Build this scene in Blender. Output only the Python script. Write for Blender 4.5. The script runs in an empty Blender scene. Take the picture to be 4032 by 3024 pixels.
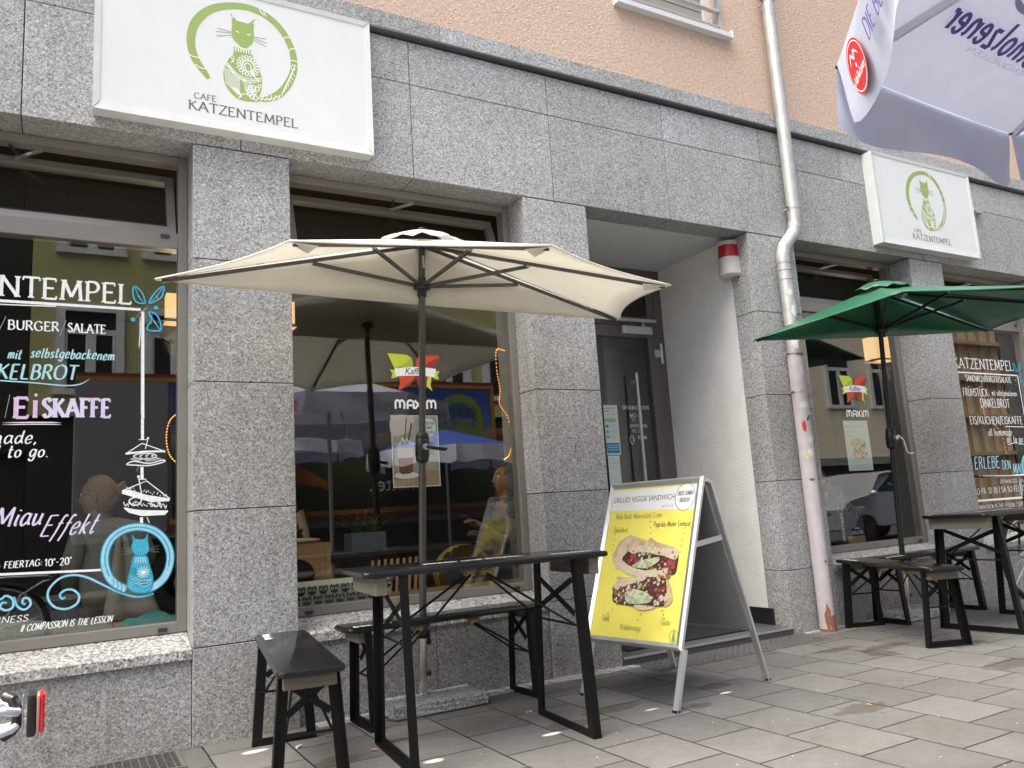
import bpy, bmesh, math, random
from mathutils import Vector, Matrix
from mathutils.geometry import tessellate_polygon
rad = math.radians
sc = bpy.context.scene
col = sc.collection
random.seed(7)

# ------------------------------------------------------------------ camera
yaw, pitch, roll = 0.519702, 0.159471, -0.064271
fwd = Vector((math.sin(yaw)*math.cos(pitch), math.cos(yaw)*math.cos(pitch), math.sin(pitch)))
rt = Vector((math.cos(yaw), -math.sin(yaw), 0))
up = rt.cross(fwd)
r2 = math.cos(roll)*rt + math.sin(roll)*up
u2 = -math.sin(roll)*rt + math.cos(roll)*up
cam = bpy.data.cameras.new("camera")
cam.sensor_fit = 'HORIZONTAL'; cam.sensor_width = 36.0; cam.lens = 3137.0/4032*36
cam.clip_start = 0.05; cam.clip_end = 2000
cam.dof.use_dof = False
co = bpy.data.objects.new("camera", cam); col.objects.link(co)
mw = Matrix.Identity(4)
for i in range(3):
    mw[i][0] = r2[i]; mw[i][1] = u2[i]; mw[i][2] = -fwd[i]
mw.translation = Vector((0, 0, 1.0))
co.matrix_world = mw
sc.camera = co

# ------------------------------------------------------------------ light
SUN_EL, SUN_AZ = rad(66), rad(-78)      # azimuth measured like sky sun_rotation
w = bpy.data.worlds.new("World"); sc.world = w; w.use_nodes = True
nt = w.node_tree
bg = nt.nodes['Background']
sky = nt.nodes.new('ShaderNodeTexSky'); sky.sky_type = 'NISHITA'; sky.sun_disc = False
sky.sun_elevation = SUN_EL; sky.sun_rotation = SUN_AZ
sky.air_density = 0.6; sky.dust_density = 9.0; sky.ozone_density = 0.0
wb = nt.nodes.new('ShaderNodeMix'); wb.data_type = 'RGBA'; wb.blend_type = 'MULTIPLY'; wb.inputs[0].default_value = 1.0; wb.inputs[7].default_value = (.96, 1.0, .96, 1)
nt.links.new(sky.outputs[0], wb.inputs[6]); nt.links.new(wb.outputs[2], bg.inputs[0]); bg.inputs[1].default_value = 0.15
sl = bpy.data.lights.new("sun", 'SUN'); sl.energy = 2.8; sl.angle = rad(80); sl.color = (1, 0.985, 0.96)
so = bpy.data.objects.new("sun", sl); col.objects.link(so)
sd = Vector((math.sin(SUN_AZ)*math.cos(SUN_EL), math.cos(SUN_AZ)*math.cos(SUN_EL), math.sin(SUN_EL)))
so.rotation_euler = sd.to_track_quat('Z', 'Y').to_euler()
so.location = sd*30
vs = sc.view_settings
vs.view_transform = 'Standard'; vs.look = 'None'; vs.exposure = 1.6; vs.gamma = 1.0
try: vs.use_curve_mapping = False
except Exception: pass
sc.cycles.use_denoising = True
sc.cycles.max_bounces = 10; sc.cycles.transparent_max_bounces = 16
sc.cycles.glossy_bounces = 5; sc.cycles.diffuse_bounces = 4
sc.cycles.sample_clamp_indirect = 6

# ------------------------------------------------------------------ materials
MT = {}
def N(nt, t, **k):
    n = nt.nodes.new(t)
    for a, b in k.items():
        if a.startswith('_'): n.inputs[a[1:].replace('_', ' ')].default_value = b
        else: setattr(n, a, b)
    return n
def ramp(nt, stops):
    n = nt.nodes.new('ShaderNodeValToRGB'); e = n.color_ramp.elements
    while len(e) < len(stops): e.new(0.5)
    for i, (p, c) in enumerate(stops):
        e[i].position = p; e[i].color = (*(c if isinstance(c, tuple) else (c, c, c)), 1)
    return n
def mathn(nt, op, a, b=None, c=None, clamp=False):
    n = nt.nodes.new('ShaderNodeMath'); n.operation = op; n.use_clamp = clamp
    for i, v in enumerate((a, b, c)):
        if v is None: continue
        if hasattr(v, 'links') or hasattr(v, 'is_linked'): nt.links.new(v, n.inputs[i])
        else: n.inputs[i].default_value = v
    return n.outputs[0]
def mixc(nt, fac, a, b, mode='MIX'):
    n = nt.nodes.new('ShaderNodeMix'); n.data_type = 'RGBA'; n.blend_type = mode
    for k, v in ((0, fac), (6, a), (7, b)):
        if hasattr(v, 'is_linked'): nt.links.new(v, n.inputs[k])
        elif k == 0: n.inputs[0].default_value = v
        else: n.inputs[k].default_value = (*v, 1) if len(v) == 3 else v
    return n.outputs[2]
def newmat(name):
    m = bpy.data.materials.new(name); m.use_nodes = True
    MT[name] = m
    return m, m.node_tree, m.node_tree.nodes['Principled BSDF']
def mat(name, c, rough=.6, metal=0., spec=.5, var=None, bump=None, coat=0., emit=0., sss=0):
    m, nt, p = newmat(name)
    p.inputs['Base Color'].default_value = (*c, 1)
    p.inputs['Roughness'].default_value = rough; p.inputs['Metallic'].default_value = metal
    p.inputs['Specular IOR Level'].default_value = spec
    if coat: p.inputs['Coat Weight'].default_value = coat; p.inputs['Coat Roughness'].default_value = .12
    if emit:
        p.inputs['Emission Color'].default_value = (*c, 1); p.inputs['Emission Strength'].default_value = emit
    tc = N(nt, 'ShaderNodeTexCoord')
    if var:     # scale, low, high : brightness mottling
        n = N(nt, 'ShaderNodeTexNoise', _Scale=var[0], _Detail=5.0, _Roughness=.6)
        nt.links.new(tc.outputs['Object'], n.inputs['Vector'])
        rp = ramp(nt, [(.25, var[1]), (.75, var[2])]); nt.links.new(n.outputs[0], rp.inputs[0])
        o = mixc(nt, 1.0, c, rp.outputs[0], 'MULTIPLY'); nt.links.new(o, p.inputs['Base Color'])
        rr = mathn(nt, 'MULTIPLY_ADD', n.outputs[0], .25, rough-.12, True); nt.links.new(rr, p.inputs['Roughness'])
    if bump:    # scale, strength, distance
        n = N(nt, 'ShaderNodeTexNoise', _Scale=bump[0], _Detail=4.0)
        nt.links.new(tc.outputs['Object'], n.inputs['Vector'])
        b = N(nt, 'ShaderNodeBump', _Strength=bump[1], _Distance=bump[2])
        nt.links.new(n.outputs[0], b.inputs['Height']); nt.links.new(b.outputs[0], p.inputs['Normal'])
    return m
def granite(name, lo, hi, tint, scale=95., rough=.5, dirt=True):
    m, nt, p = newmat(name)
    tc = N(nt, 'ShaderNodeTexCoord'); L = nt.links.new
    wv = N(nt, 'ShaderNodeTexNoise', _Scale=scale*.9, _Detail=2.0)
    L(tc.outputs['Object'], wv.inputs['Vector'])
    vm = N(nt, 'ShaderNodeVectorMath', operation='MULTIPLY_ADD'); L(wv.outputs['Color'], vm.inputs[0])
    vm.inputs[1].default_value = (.012,)*3; L(tc.outputs['Object'], vm.inputs[2])
    v1 = N(nt, 'ShaderNodeTexVoronoi', _Scale=scale); L(vm.outputs[0], v1.inputs['Vector'])
    v2 = N(nt, 'ShaderNodeTexVoronoi', _Scale=scale*2.1); L(vm.outputs[0], v2.inputs['Vector'])
    s1 = N(nt, 'ShaderNodeSeparateColor'); L(v1.outputs['Color'], s1.inputs[0])
    s2 = N(nt, 'ShaderNodeSeparateColor'); L(v2.outputs['Color'], s2.inputs[0])
    mid = (lo+hi)/2
    r1 = ramp(nt, [(0, lo*.55), (.12, lo), (.3, mid*.78), (.62, mid*1.12), (.85, hi), (1, min(1, hi*1.25))]); L(s1.outputs[0], r1.inputs[0])
    r2_ = ramp(nt, [(0, .42), (.14, .7), (.5, 1.0), (1, 1.22)]); L(s2.outputs[1], r2_.inputs[0])
    c = mixc(nt, 1., r1.outputs[0], r2_.outputs[0], 'MULTIPLY')
    c = mixc(nt, 1., c, tint, 'MULTIPLY')
    big = N(nt, 'ShaderNodeTexNoise', _Scale=1.7, _Detail=6.0, _Roughness=.65); L(tc.outputs['Object'], big.inputs['Vector'])
    rb = ramp(nt, [(.3, (.86, .85, .82)), (.7, (1.07, 1.07, 1.09))]); L(big.outputs[0], rb.inputs[0])
    c = mixc(nt, 1., c, rb.outputs[0], 'MULTIPLY')
    if dirt:
        gi = N(nt, 'ShaderNodeNewGeometry'); ri = ramp(nt, [(0, (.91, .905, .89)), (.5, (1., 1., 1.)), (1, (1.07, 1.07, 1.085))]); L(gi.outputs['Random Per Island'], ri.inputs[0])
        c = mixc(nt, 1., c, ri.outputs[0], 'MULTIPLY')
        sm_ = N(nt, 'ShaderNodeMapping'); sm_.inputs['Scale'].default_value = (16, 16, .55); L(tc.outputs['Object'], sm_.inputs[0])
        sn = N(nt, 'ShaderNodeTexNoise', _Scale=1., _Detail=5., _Roughness=.65); L(sm_.outputs[0], sn.inputs['Vector'])
        sr = ramp(nt, [(.32, (.80, .79, .76)), (.46, (1., 1., 1.))]); L(sn.outputs[0], sr.inputs[0]); c = mixc(nt, .65, c, mixc(nt, 1., c, sr.outputs[0], 'MULTIPLY'))
    if dirt:    # splash dirt and drip streaks on the lowest courses
        sep = N(nt, 'ShaderNodeSeparateXYZ'); L(tc.outputs['Object'], sep.inputs[0])
        dn = N(nt, 'ShaderNodeTexNoise', _Scale=5., _Detail=5.0); L(tc.outputs['Object'], dn.inputs['Vector'])
        h = mathn(nt, 'MULTIPLY_ADD', dn.outputs[0], .5, sep.outputs[2])
        f = N(nt, 'ShaderNodeMapRange', _From_Min=.2, _From_Max=.75, _To_Min=.3, _To_Max=0.0); L(h, f.inputs['Value'])
        c = mixc(nt, f.outputs[0], c, mixc(nt, 1., c, (.82, .76, .66), 'MULTIPLY'))
    L(c, p.inputs['Base Color']); p.inputs['Roughness'].default_value = rough
    b = N(nt, 'ShaderNodeBump', _Strength=.22, _Distance=.002); L(s1.outputs[1], b.inputs['Height']); L(b.outputs[0], p.inputs['Normal'])
    return m
def glass(name, base=.075, gain=.9, tint=(.96, .975, .965)):
    m, nt, p = newmat(name); nt.nodes.remove(p); L = nt.links.new
    out = [n for n in nt.nodes if n.type == 'OUTPUT_MATERIAL'][0]
    ge = N(nt, 'ShaderNodeNewGeometry'); dt = N(nt, 'ShaderNodeVectorMath', operation='DOT_PRODUCT'); L(ge.outputs['Normal'], dt.inputs[0]); L(ge.outputs['Incoming'], dt.inputs[1])
    fr = mathn(nt, 'POWER', mathn(nt, 'SUBTRACT', 1.0, mathn(nt, 'ABSOLUTE', dt.outputs['Value'])), 5.0)
    f = mathn(nt, 'MULTIPLY_ADD', fr, gain, base, True)
    t = N(nt, 'ShaderNodeBsdfTransparent'); t.inputs[0].default_value = (*tint, 1)
    g = N(nt, 'ShaderNodeBsdfGlossy', _Roughness=0.0)
    mx = N(nt, 'ShaderNodeMixShader'); L(f, mx.inputs[0]); L(t.outputs[0], mx.inputs[1]); L(g.outputs[0], mx.inputs[2])
    L(mx.outputs[0], out.inputs[0])
    return m
def cloth(name, c, trans=.35, rough=.85, tcol=None, spec=.2):
    m, nt, p = newmat(name); L = nt.links.new
    out = [n for n in nt.nodes if n.type == 'OUTPUT_MATERIAL'][0]
    p.inputs['Base Color'].default_value = (*c, 1); p.inputs['Roughness'].default_value = rough
    p.inputs['Specular IOR Level'].default_value = spec
    tc = N(nt, 'ShaderNodeTexCoord')
    n = N(nt, 'ShaderNodeTexNoise', _Scale=9., _Detail=4.); L(tc.outputs['Object'], n.inputs['Vector'])
    rp = ramp(nt, [(.3, .93), (.7, 1.03)]); L(n.outputs[0], rp.inputs[0])
    cc = mixc(nt, 1., c, rp.outputs[0], 'MULTIPLY'); L(cc, p.inputs['Base Color'])
    n2 = N(nt, 'ShaderNodeTexNoise', _Scale=5., _Detail=3.); L(tc.outputs['Object'], n2.inputs['Vector'])
    b = N(nt, 'ShaderNodeBump', _Strength=.35, _Distance=.02); L(n2.outputs[0], b.inputs['Height']); L(b.outputs[0], p.inputs['Normal'])
    t = N(nt, 'ShaderNodeBsdfTranslucent'); t.inputs[0].default_value = (*(tcol or c), 1)
    mx = N(nt, 'ShaderNodeMixShader'); mx.inputs[0].default_value = trans
    L(p.outputs[0], mx.inputs[1]); L(t.outputs[0], mx.inputs[2]); L(mx.outputs[0], out.inputs[0])
    return m
def wood(name, c1, c2, axis=0, rough=.7, sc_=1.):
    m, nt, p = newmat(name); L = nt.links.new
    tc = N(nt, 'ShaderNodeTexCoord'); mp = N(nt, 'ShaderNodeMapping')
    s = [38*sc_]*3; s[axis] = 2.2*sc_; mp.inputs['Scale'].default_value = s
    L(tc.outputs['Object'], mp.inputs[0])
    n = N(nt, 'ShaderNodeTexNoise', _Scale=1., _Detail=6., _Roughness=.6, _Distortion=.6); L(mp.outputs[0], n.inputs['Vector'])
    rp = ramp(nt, [(.3, c1), (.7, c2)]); L(n.outputs[0], rp.inputs[0]); L(rp.outputs[0], p.inputs['Base Color'])
    p.inputs['Roughness'].default_value = rough
    b = N(nt, 'ShaderNodeBump', _Strength=.25, _Distance=.002); L(n.outputs[0], b.inputs['Height']); L(b.outputs[0], p.inputs['Normal'])
    return m

granite('granite', .28, .46, (.985, .99, .99), scale=130)
granite('granite_sill', .19, .55, (1.0, .99, .97), scale=100, rough=.42, dirt=False)
granite('granite_block', .20, .46, (.98, 1.0, 1.0), scale=120, rough=.7, dirt=False)
mat('joint', (.025, .024, .022), .9)
mat('pink_plaster', (.60, .445, .35), .92, spec=.2, var=(38., .74, 1.16), bump=(70., .9, .008))
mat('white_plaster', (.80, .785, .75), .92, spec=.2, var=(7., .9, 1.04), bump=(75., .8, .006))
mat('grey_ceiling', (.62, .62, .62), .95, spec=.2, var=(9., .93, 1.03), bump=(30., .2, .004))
mat('window_metal', (.255, .235, .215), .42, .25, var=(3., .9, 1.06))
mat('door_metal', (.135, .125, .115), .45, .25, var=(3., .9, 1.06))
mat('dark_metal', (.05, .05, .052), .4, .3)
mat('rubber', (.012, .012, .012), .7)
mat('black_strip', (.03, .032, .033), .55, var=(30., .7, 1.3))
mat('sign_white', (.70, .71, .71), .35, spec=.4, var=(4., .95, 1.02))
mat('sign_frame', (.66, .675, .66), .38, spec=.5, var=(12., .9, 1.02))
mat('logo_green', (.285, .385, .105), .5)
mat('logo_white', (.80, .81, .80), .5)
mat('sign_text', (.135, .125, .11), .5)
mat('zinc', (.50, .49, .475), .5, .5, var=(9., .72, 1.1), bump=(25., .06, .003))
mat('pipe_paint', (.50, .455, .475), .5, 0., var=(14., .84, 1.06), bump=(40., .1, .002))
mat('rust', (.28, .12, .075), .85, var=(60., .5, 1.3))
mat('sticker_white', (.72, .73, .74), .6, var=(60., .6, 1.05))
mat('sticker_yellow', (.45, .40, .12), .6, var=(90., .5, 1.1))
mat('sticker_brown', (.27, .2, .13), .7, var=(40., .6, 1.2))
mat('ink_black', (.02, .02, .02), .7)
mat('alarm_red', (.36, .006, .01), .22)
mat('alarm_white', (.60, .58, .53), .45, var=(18., .78, 1.05))
mat('paint_white', (.90, .92, .93), .6, var=(70., .82, 1.05))
mat('paint_cyan', (.42, .72, .78), .6, var=(60., .8, 1.08))
mat('paint_teal', (.02, .28, .42), .55, var=(60., .8, 1.2))
mat('paint_sky', (.05, .43, .62), .55, var=(50., .8, 1.15))
mat('paint_pale', (.36, .66, .80), .55, var=(50., .8, 1.1))
mat('paint_pink', (.70, .48, .72), .6, var=(25., .85, 1.2))
mat('paint_lilac', (.66, .60, .80), .6, var=(25., .9, 1.15))
mat('black_board', (.007, .007, .008), .16, spec=.42, bump=(12., .05, .01))
mat('black_steel', (.006, .006, .0065), .42, spec=.22, bump=(60., .08, .002))
wood('grey_wood', (.085, .075, .058), (.20, .175, .135), 1)
wood('tan_wood', (.17, .115, .06), (.34, .24, .125), 0)
wood('oak', (.30, .16, .055), (.43, .25, .10), 2, .5, .5)
mat('brass', (.42, .30, .10), .4, .8)
mat('chrome', (.72, .69, .66), .12, 1.0)
mat('silver', (.62, .63, .64), .33, .85, var=(20., .9, 1.05))
mat('alu', (.66, .67, .68), .36, .8, var=(14., .92, 1.04))
mat('grey_panel', (.205, .21, .205), .5, var=(5., .93, 1.05))
mat('pole_grey', (.085, .083, .08), .38, .5)
mat('pole_black', (.02, .021, .022), .35, .3)
cloth('cream', (.86, .845, .79), .45, tcol=(.86, .83, .76))
cloth('green', (.014, .115, .058), .015, tcol=(.01, .1, .04), rough=.38, spec=.6)
cloth('lavender', (.54, .57, .69), .16, tcol=(.40, .43, .56))
cloth('lavender_flap', (.50, .53, .65), .12, tcol=(.4, .41, .54))
cloth('parasol_white', (.80, .80, .86), .3)
cloth('parasol_blue', (.07, .13, .48), .3)
mat('ink_purple', (.10, .09, .33), .8); mat('ink_purple_soft', (.30, .30, .50), .8)
mat('logo_red', (.56, .02, .03), .6)
mat('poster_yellow', (.90, .80, .15), .38, spec=.4, var=(5., .93, 1.05), bump=(7., .25, .02))
mat('poster_white', (.82, .83, .84), .4)
mat('poster_ring', (.16, .36, .2), .5)
mat('poster_text', (.045, .045, .04), .6); mat('poster_soft', (.32, .29, .06), .6); mat('poster_dot', (.16, .24, .03), .6)
mat('bread', (.68, .55, .40), .7, var=(70., .7, 1.12)); mat('crust', (.32, .16, .07), .7, var=(60., .5, 1.2))
mat('wrap', (.60, .42, .24), .7, var=(25., .7, 1.15)); mat('beet', (.075, .02, .02), .5, var=(60., .5, 1.6))
mat('tomato', (.32, .05, .045), .45, var=(50., .7, 1.3)); mat('lettuce', (.34, .46, .17), .5, var=(60., .5, 1.5)); mat('cream_sauce', (.62, .62, .50), .5, var=(50., .75, 1.1))
mat('leaf_lime', (.55, .63, .05), .45); mat('leaf_lime_d', (.36, .47, .04), .45); mat('leaf_red', (.60, .065, .03), .45); mat('leaf_red_d', (.30, .03, .03), .45)
mat('paper', (.72, .75, .74), .6); mat('paper_pale', (.62, .72, .68), .6); mat('paper_grey', (.36, .36, .36), .6); mat('paper_blue', (.03, .24, .42), .6); mat('paper_green', (.35, .52, .2), .6); mat('paper_teal', (.1, .42, .45), .6)
mat('coffee_brown', (.16, .07, .035), .4); mat('coffee_tan', (.40, .26, .15), .5, var=(8., .8, 1.15)); mat('poster_dim', (.40, .39, .35), .5, var=(8., .7, 1.1)); mat('milk', (.6, .52, .5), .5)
mat('tile_black', (.018, .018, .021), .3); mat('step_stone', (.09, .09, .09), .45, var=(30., .7, 1.2)); mat('doormat', (.012, .012, .013), .95, bump=(60., 1., .01))
mat('mortar', (.16, .13, .10), .95, var=(40., .4, 1.3), bump=(40., 1., .02))
mat('grate', (.19, .185, .18), .5, .55, var=(20., .75, 1.1)); mat('leaf_litter', (.42, .25, .06), .8); mat('cig', (.50, .28, .10), .8); mat('cig_paper', (.66, .64, .6), .8)
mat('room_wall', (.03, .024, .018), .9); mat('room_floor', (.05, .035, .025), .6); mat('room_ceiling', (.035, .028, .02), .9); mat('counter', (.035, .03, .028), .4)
mat('blind_grey', (.33, .32, .30), .6)
mat('skin', (.27, .165, .12), .5); mat('hair_blond', (.20, .13, .06), .6, var=(90., .5, 1.4)); mat('hair_dark', (.03, .018, .012), .5, var=(90., .5, 1.4)); mat('hair_red', (.16, .06, .025), .6)
mat('knit_grey', (.19, .185, .16), .9, var=(120., .45, 1.4)); mat('shirt_green', (.035, .085, .055), .85, var=(20., .8, 1.15)); mat('top_pale', (.42, .36, .32), .85); mat('vest', (.25, .24, .20), .85); mat('eye', (.02, .015, .01), .2); mat('eye_white', (.7, .68, .64), .4); mat('lips', (.32, .10, .09), .5); mat('trousers', (.02, .022, .03), .9)
mat('lamp_paper', (1.0, .62, .27), .8, emit=.32); mat('bulb', (1.0, .42, .06), .5, emit=.9)
mat('cup_orange', (.5, .11, .03), .5); mat('phone', (.03, .03, .04), .2)
mat('cushion_cream', (.62, .64, .52), .9); mat('cat_ink', (.015, .018, .022), .8)
mat('planter', (.14, .17, .20), .7); mat('fern', (.05, .13, .025), .7); mat('chair_yellow', (.42, .30, .055), .6); mat('teal_cloth', (.02, .20, .19), .85, var=(30., .7, 1.2))
mat('kraft', (.38, .25, .12), .8); mat('bag_navy', (.02, .03, .06), .7)
mat('red_lens', (.62, .01, .012), .12, spec=.7); mat('clear_lens', (.42, .22, .20), .15); mat('white_tube', (.62, .62, .74), .3); mat('plastic_black', (.012, .012, .013), .35)
mat('grip_brown', (.06, .025, .02), .6)
# things across the street
mat('olive_plaster', (.44, .42, .20), .9, var=(2., .9, 1.06)); mat('beige_plaster', (.76, .66, .51), .9, var=(2., .92, 1.05)); mat('dark_plaster', (.02, .02, .018), .9)
mat('trim_white', (.62, .63, .64), .6); mat('band_grey', (.22, .22, .22), .8); mat('dark_pane', (.015, .017, .018), .1)
mat('tarp', (.82, .68, .48), .8, var=(3., .75, 1.12)); mat('scaffold_rust', (.44, .24, .11), .7); mat('plank', (.50, .38, .24), .8)
mat('truck_grey', (.17, .17, .185), .5); mat('truck_red', (.14, .022, .012), .5); mat('truck_orange', (.34, .15, .015), .5); mat('truck_green', (.13, .20, .03), .5); mat('carrot', (.42, .12, .02), .6); mat('carrot_leaf', (.10, .2, .03), .7)
mat('car_silver', (.52, .54, .58), .22, .6); mat('tyre', (.015, .015, .016), .85)
mat('asphalt', (.05, .05, .052), .85, var=(40., .8, 1.2)); mat('kerb', (.3, .3, .29), .8, var=(50., .7, 1.2))
glass('shop_glass'); glass('plain_glass', .04, .9, (.88, .92, .91))

def mural_mat():
    m, nt, p = newmat('mural'); L = nt.links.new
    tc = N(nt, 'ShaderNodeTexCoord'); s = N(nt, 'ShaderNodeSeparateXYZ'); L(tc.outputs['Object'], s.inputs[0])
    mp = N(nt, 'ShaderNodeMapping'); mp.inputs['Scale'].default_value = (.5, 1, 2.5); L(tc.outputs['Object'], mp.inputs[0])
    n = N(nt, 'ShaderNodeTexNoise', _Scale=1.6, _Detail=6.); L(mp.outputs[0], n.inputs['Vector'])
    h = mathn(nt, 'MULTIPLY_ADD', n.outputs[0], .5, s.outputs[2])
    f = N(nt, 'ShaderNodeMapRange', _From_Min=1.4, _From_Max=3.6); L(h, f.inputs['Value'])
    r = ramp(nt, [(0, (.012, .016, .01)), (.3, (.03, .04, .012)), (.42, (.04, .05, .02)), (.47, (.05, .07, .11)), (.56, (.30, .21, .15)), (.64, (.10, .13, .22)), (.75, (.04, .09, .26)), (1, (.02, .05, .2))]); L(f.outputs[0], r.inputs[0])
    L(r.outputs[0], p.inputs['Base Color']); p.inputs['Roughness'].default_value = .4
mural_mat()

def paving():
    m, nt, p = newmat('paving'); L = nt.links.new
    tc = N(nt, 'ShaderNodeTexCoord'); s = N(nt, 'ShaderNodeSeparateXYZ'); L(tc.outputs['Object'], s.inputs[0])
    wob = N(nt, 'ShaderNodeTexNoise', _Scale=7., _Detail=3.); L(tc.outputs['Object'], wob.inputs['Vector'])
    wo = mathn(nt, 'MULTIPLY_ADD', wob.outputs[0], .008, -.004)
    X = mathn(nt, 'ADD', mathn(nt, 'SUBTRACT', s.outputs[0], 2.335-.345*40), wo)
    Yv = mathn(nt, 'ADD', mathn(nt, 'SUBTRACT', s.outputs[1], 2.937-.372*40), wo)
    cb = N(nt, 'ShaderNodeCombineXYZ'); L(Yv, cb.inputs[0]); L(X, cb.inputs[1])
    br = N(nt, 'ShaderNodeTexBrick', offset=.5, offset_frequency=2, squash=1.0)
    br.inputs['Scale'].default_value = 1.0; br.inputs['Mortar Size'].default_value = .0048; br.inputs['Mortar Smooth'].default_value = .25
    br.inputs['Bias'].default_value = 0.; br.inputs['Brick Width'].default_value = .372; br.inputs['Row Height'].default_value = .345
    br.inputs['Color1'].default_value = (.80, .80, .80, 1); br.inputs['Color2'].default_value = (1.14, 1.13, 1.13, 1); br.inputs['Mortar'].default_value = (.2, .2, .2, 1)
    L(cb.outputs[0], br.inputs['Vector'])
    f1 = N(nt, 'ShaderNodeTexNoise', _Scale=170., _Detail=3.); L(tc.outputs['Object'], f1.inputs['Vector'])
    f2 = N(nt, 'ShaderNodeTexNoise', _Scale=2.3, _Detail=8., _Roughness=.7); L(tc.outputs['Object'], f2.inputs['Vector'])
    f3 = N(nt, 'ShaderNodeTexNoise', _Scale=18., _Detail=6., _Roughness=.7); L(tc.outputs['Object'], f3.inputs['Vector'])
    r1 = ramp(nt, [(.3, .78), (.5, 1.), (.72, 1.28)]); L(f1.outputs[0], r1.inputs[0])
    r2_ = ramp(nt, [(.3, (.80, .78, .74)), (.7, (1.08, 1.08, 1.10))]); L(f2.outputs[0], r2_.inputs[0])
    r3 = ramp(nt, [(.3, .86), (.6, 1.03)]); L(f3.outputs[0], r3.inputs[0])
    c = mixc(nt, 1., (.132, .130, .126), r1.outputs[0], 'MULTIPLY')
    c = mixc(nt, 1., c, r2_.outputs[0], 'MULTIPLY'); c = mixc(nt, 1., c, r3.outputs[0], 'MULTIPLY')
    c = mixc(nt, 1., c, br.outputs['Color'], 'MULTIPLY')
    jn = N(nt, 'ShaderNodeTexNoise', _Scale=11., _Detail=4.); L(tc.outputs['Object'], jn.inputs['Vector'])
    jr = ramp(nt, [(.30, .5), (.48, 1.)]); L(jn.outputs[0], jr.inputs[0])
    c = mixc(nt, mathn(nt, 'MULTIPLY', br.outputs['Fac'], jr.outputs[0]), c, (.018, .016, .014))
    # gum spots and pale grit
    v = N(nt, 'ShaderNodeTexVoronoi', _Scale=4.2, _Randomness=1.); L(tc.outputs['Object'], v.inputs['Vector'])
    vs_ = N(nt, 'ShaderNodeSeparateColor'); L(v.outputs['Color'], vs_.inputs[0])
    sz = mathn(nt, 'MULTIPLY', vs_.outputs[0], .11)
    g = N(nt, 'ShaderNodeMapRange', _From_Min=-.008, _From_Max=.01, _To_Min=0, _To_Max=.6)
    L(mathn(nt, 'SUBTRACT', mathn(nt, 'MULTIPLY', sz, .9), v.outputs['Distance']), g.inputs['Value'])
    gm = mathn(nt, 'MULTIPLY', g.outputs[0], mathn(nt, 'GREATER_THAN', vs_.outputs[1], .45))
    c = mixc(nt, gm, c, (.075, .072, .075))
    v2 = N(nt, 'ShaderNodeTexVoronoi', _Scale=26.); L(tc.outputs['Object'], v2.inputs['Vector'])
    v2s = N(nt, 'ShaderNodeSeparateColor'); L(v2.outputs['Color'], v2s.inputs[0])
    wm = mathn(nt, 'MULTIPLY', mathn(nt, 'LESS_THAN', v2.outputs['Distance'], .1), mathn(nt, 'GREATER_THAN', v2s.outputs[0], .90))
    c = mixc(nt, mathn(nt, 'MULTIPLY', wm, .7), c, (.6, .6, .58))
    # stains: x, y, rx, ry, colour, strength
    dn = N(nt, 'ShaderNodeTexNoise', _Scale=9., _Detail=6., _Roughness=.65); L(tc.outputs['Object'], dn.inputs['Vector'])
    wet = None
    st = [(4.36, 3.66, .20, .06, 0), (4.62, 3.50, .26, .07, 0), (4.43, 3.38, .10, .11, 0), (3.11, 3.45, .12, .06, 0), (3.26, 2.63, .17, .075, 0),
          (4.60, 2.70, .22, .09, 0), (2.79, 3.19, .08, .05, 0), (2.11, 3.35, .13, .09, 0), (1.05, 3.55, .12, .08, 0), (5.0, 3.2, .2, .08, 0), (2.45, 3.45, .2, .06, 0),
          (1.38, 3.271, .055, .032, 1), (.80, 3.97, .07, .03, 1), (1.963, 3.273, .05, .022, 1), (3.05, 3.30, .045, .014, 1), (2.56, 3.30, .05, .012, 1)]
    for x, y, rx, ry, k in st:
        a = mathn(nt, 'DIVIDE', mathn(nt, 'SUBTRACT', s.outputs[0], x), rx); b = mathn(nt, 'DIVIDE', mathn(nt, 'SUBTRACT', s.outputs[1], y), ry)
        d = mathn(nt, 'SQRT', mathn(nt, 'ADD', mathn(nt, 'MULTIPLY', a, a), mathn(nt, 'MULTIPLY', b, b)))
        d = mathn(nt, 'ADD', d, mathn(nt, 'MULTIPLY_ADD', dn.outputs[0], 1.6 if k == 0 else 1.0, -.8 if k == 0 else -.5))
        q = N(nt, 'ShaderNodeMapRange', _From_Min=1.0, _From_Max=.82 if k == 0 else .6, _To_Min=0, _To_Max=.62 if k == 0 else .95); L(d, q.inputs['Value'])
        c = mixc(nt, q.outputs[0], c, mixc(nt, 1., c, (.44, .39, .32), 'MULTIPLY') if k == 0 else (.72, .72, .71))
    L(c, p.inputs['Base Color'])
    p.inputs['Roughness'].default_value = .72; p.inputs['Specular IOR Level'].default_value = .35
    hgt = mathn(nt, 'SUBTRACT', mathn(nt, 'MULTIPLY', f1.outputs[0], .18), br.outputs['Fac'])
    b = N(nt, 'ShaderNodeBump', _Strength=.7, _Distance=.004); L(hgt, b.inputs['Height']); L(b.outputs[0], p.inputs['Normal'])
paving()
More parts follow.
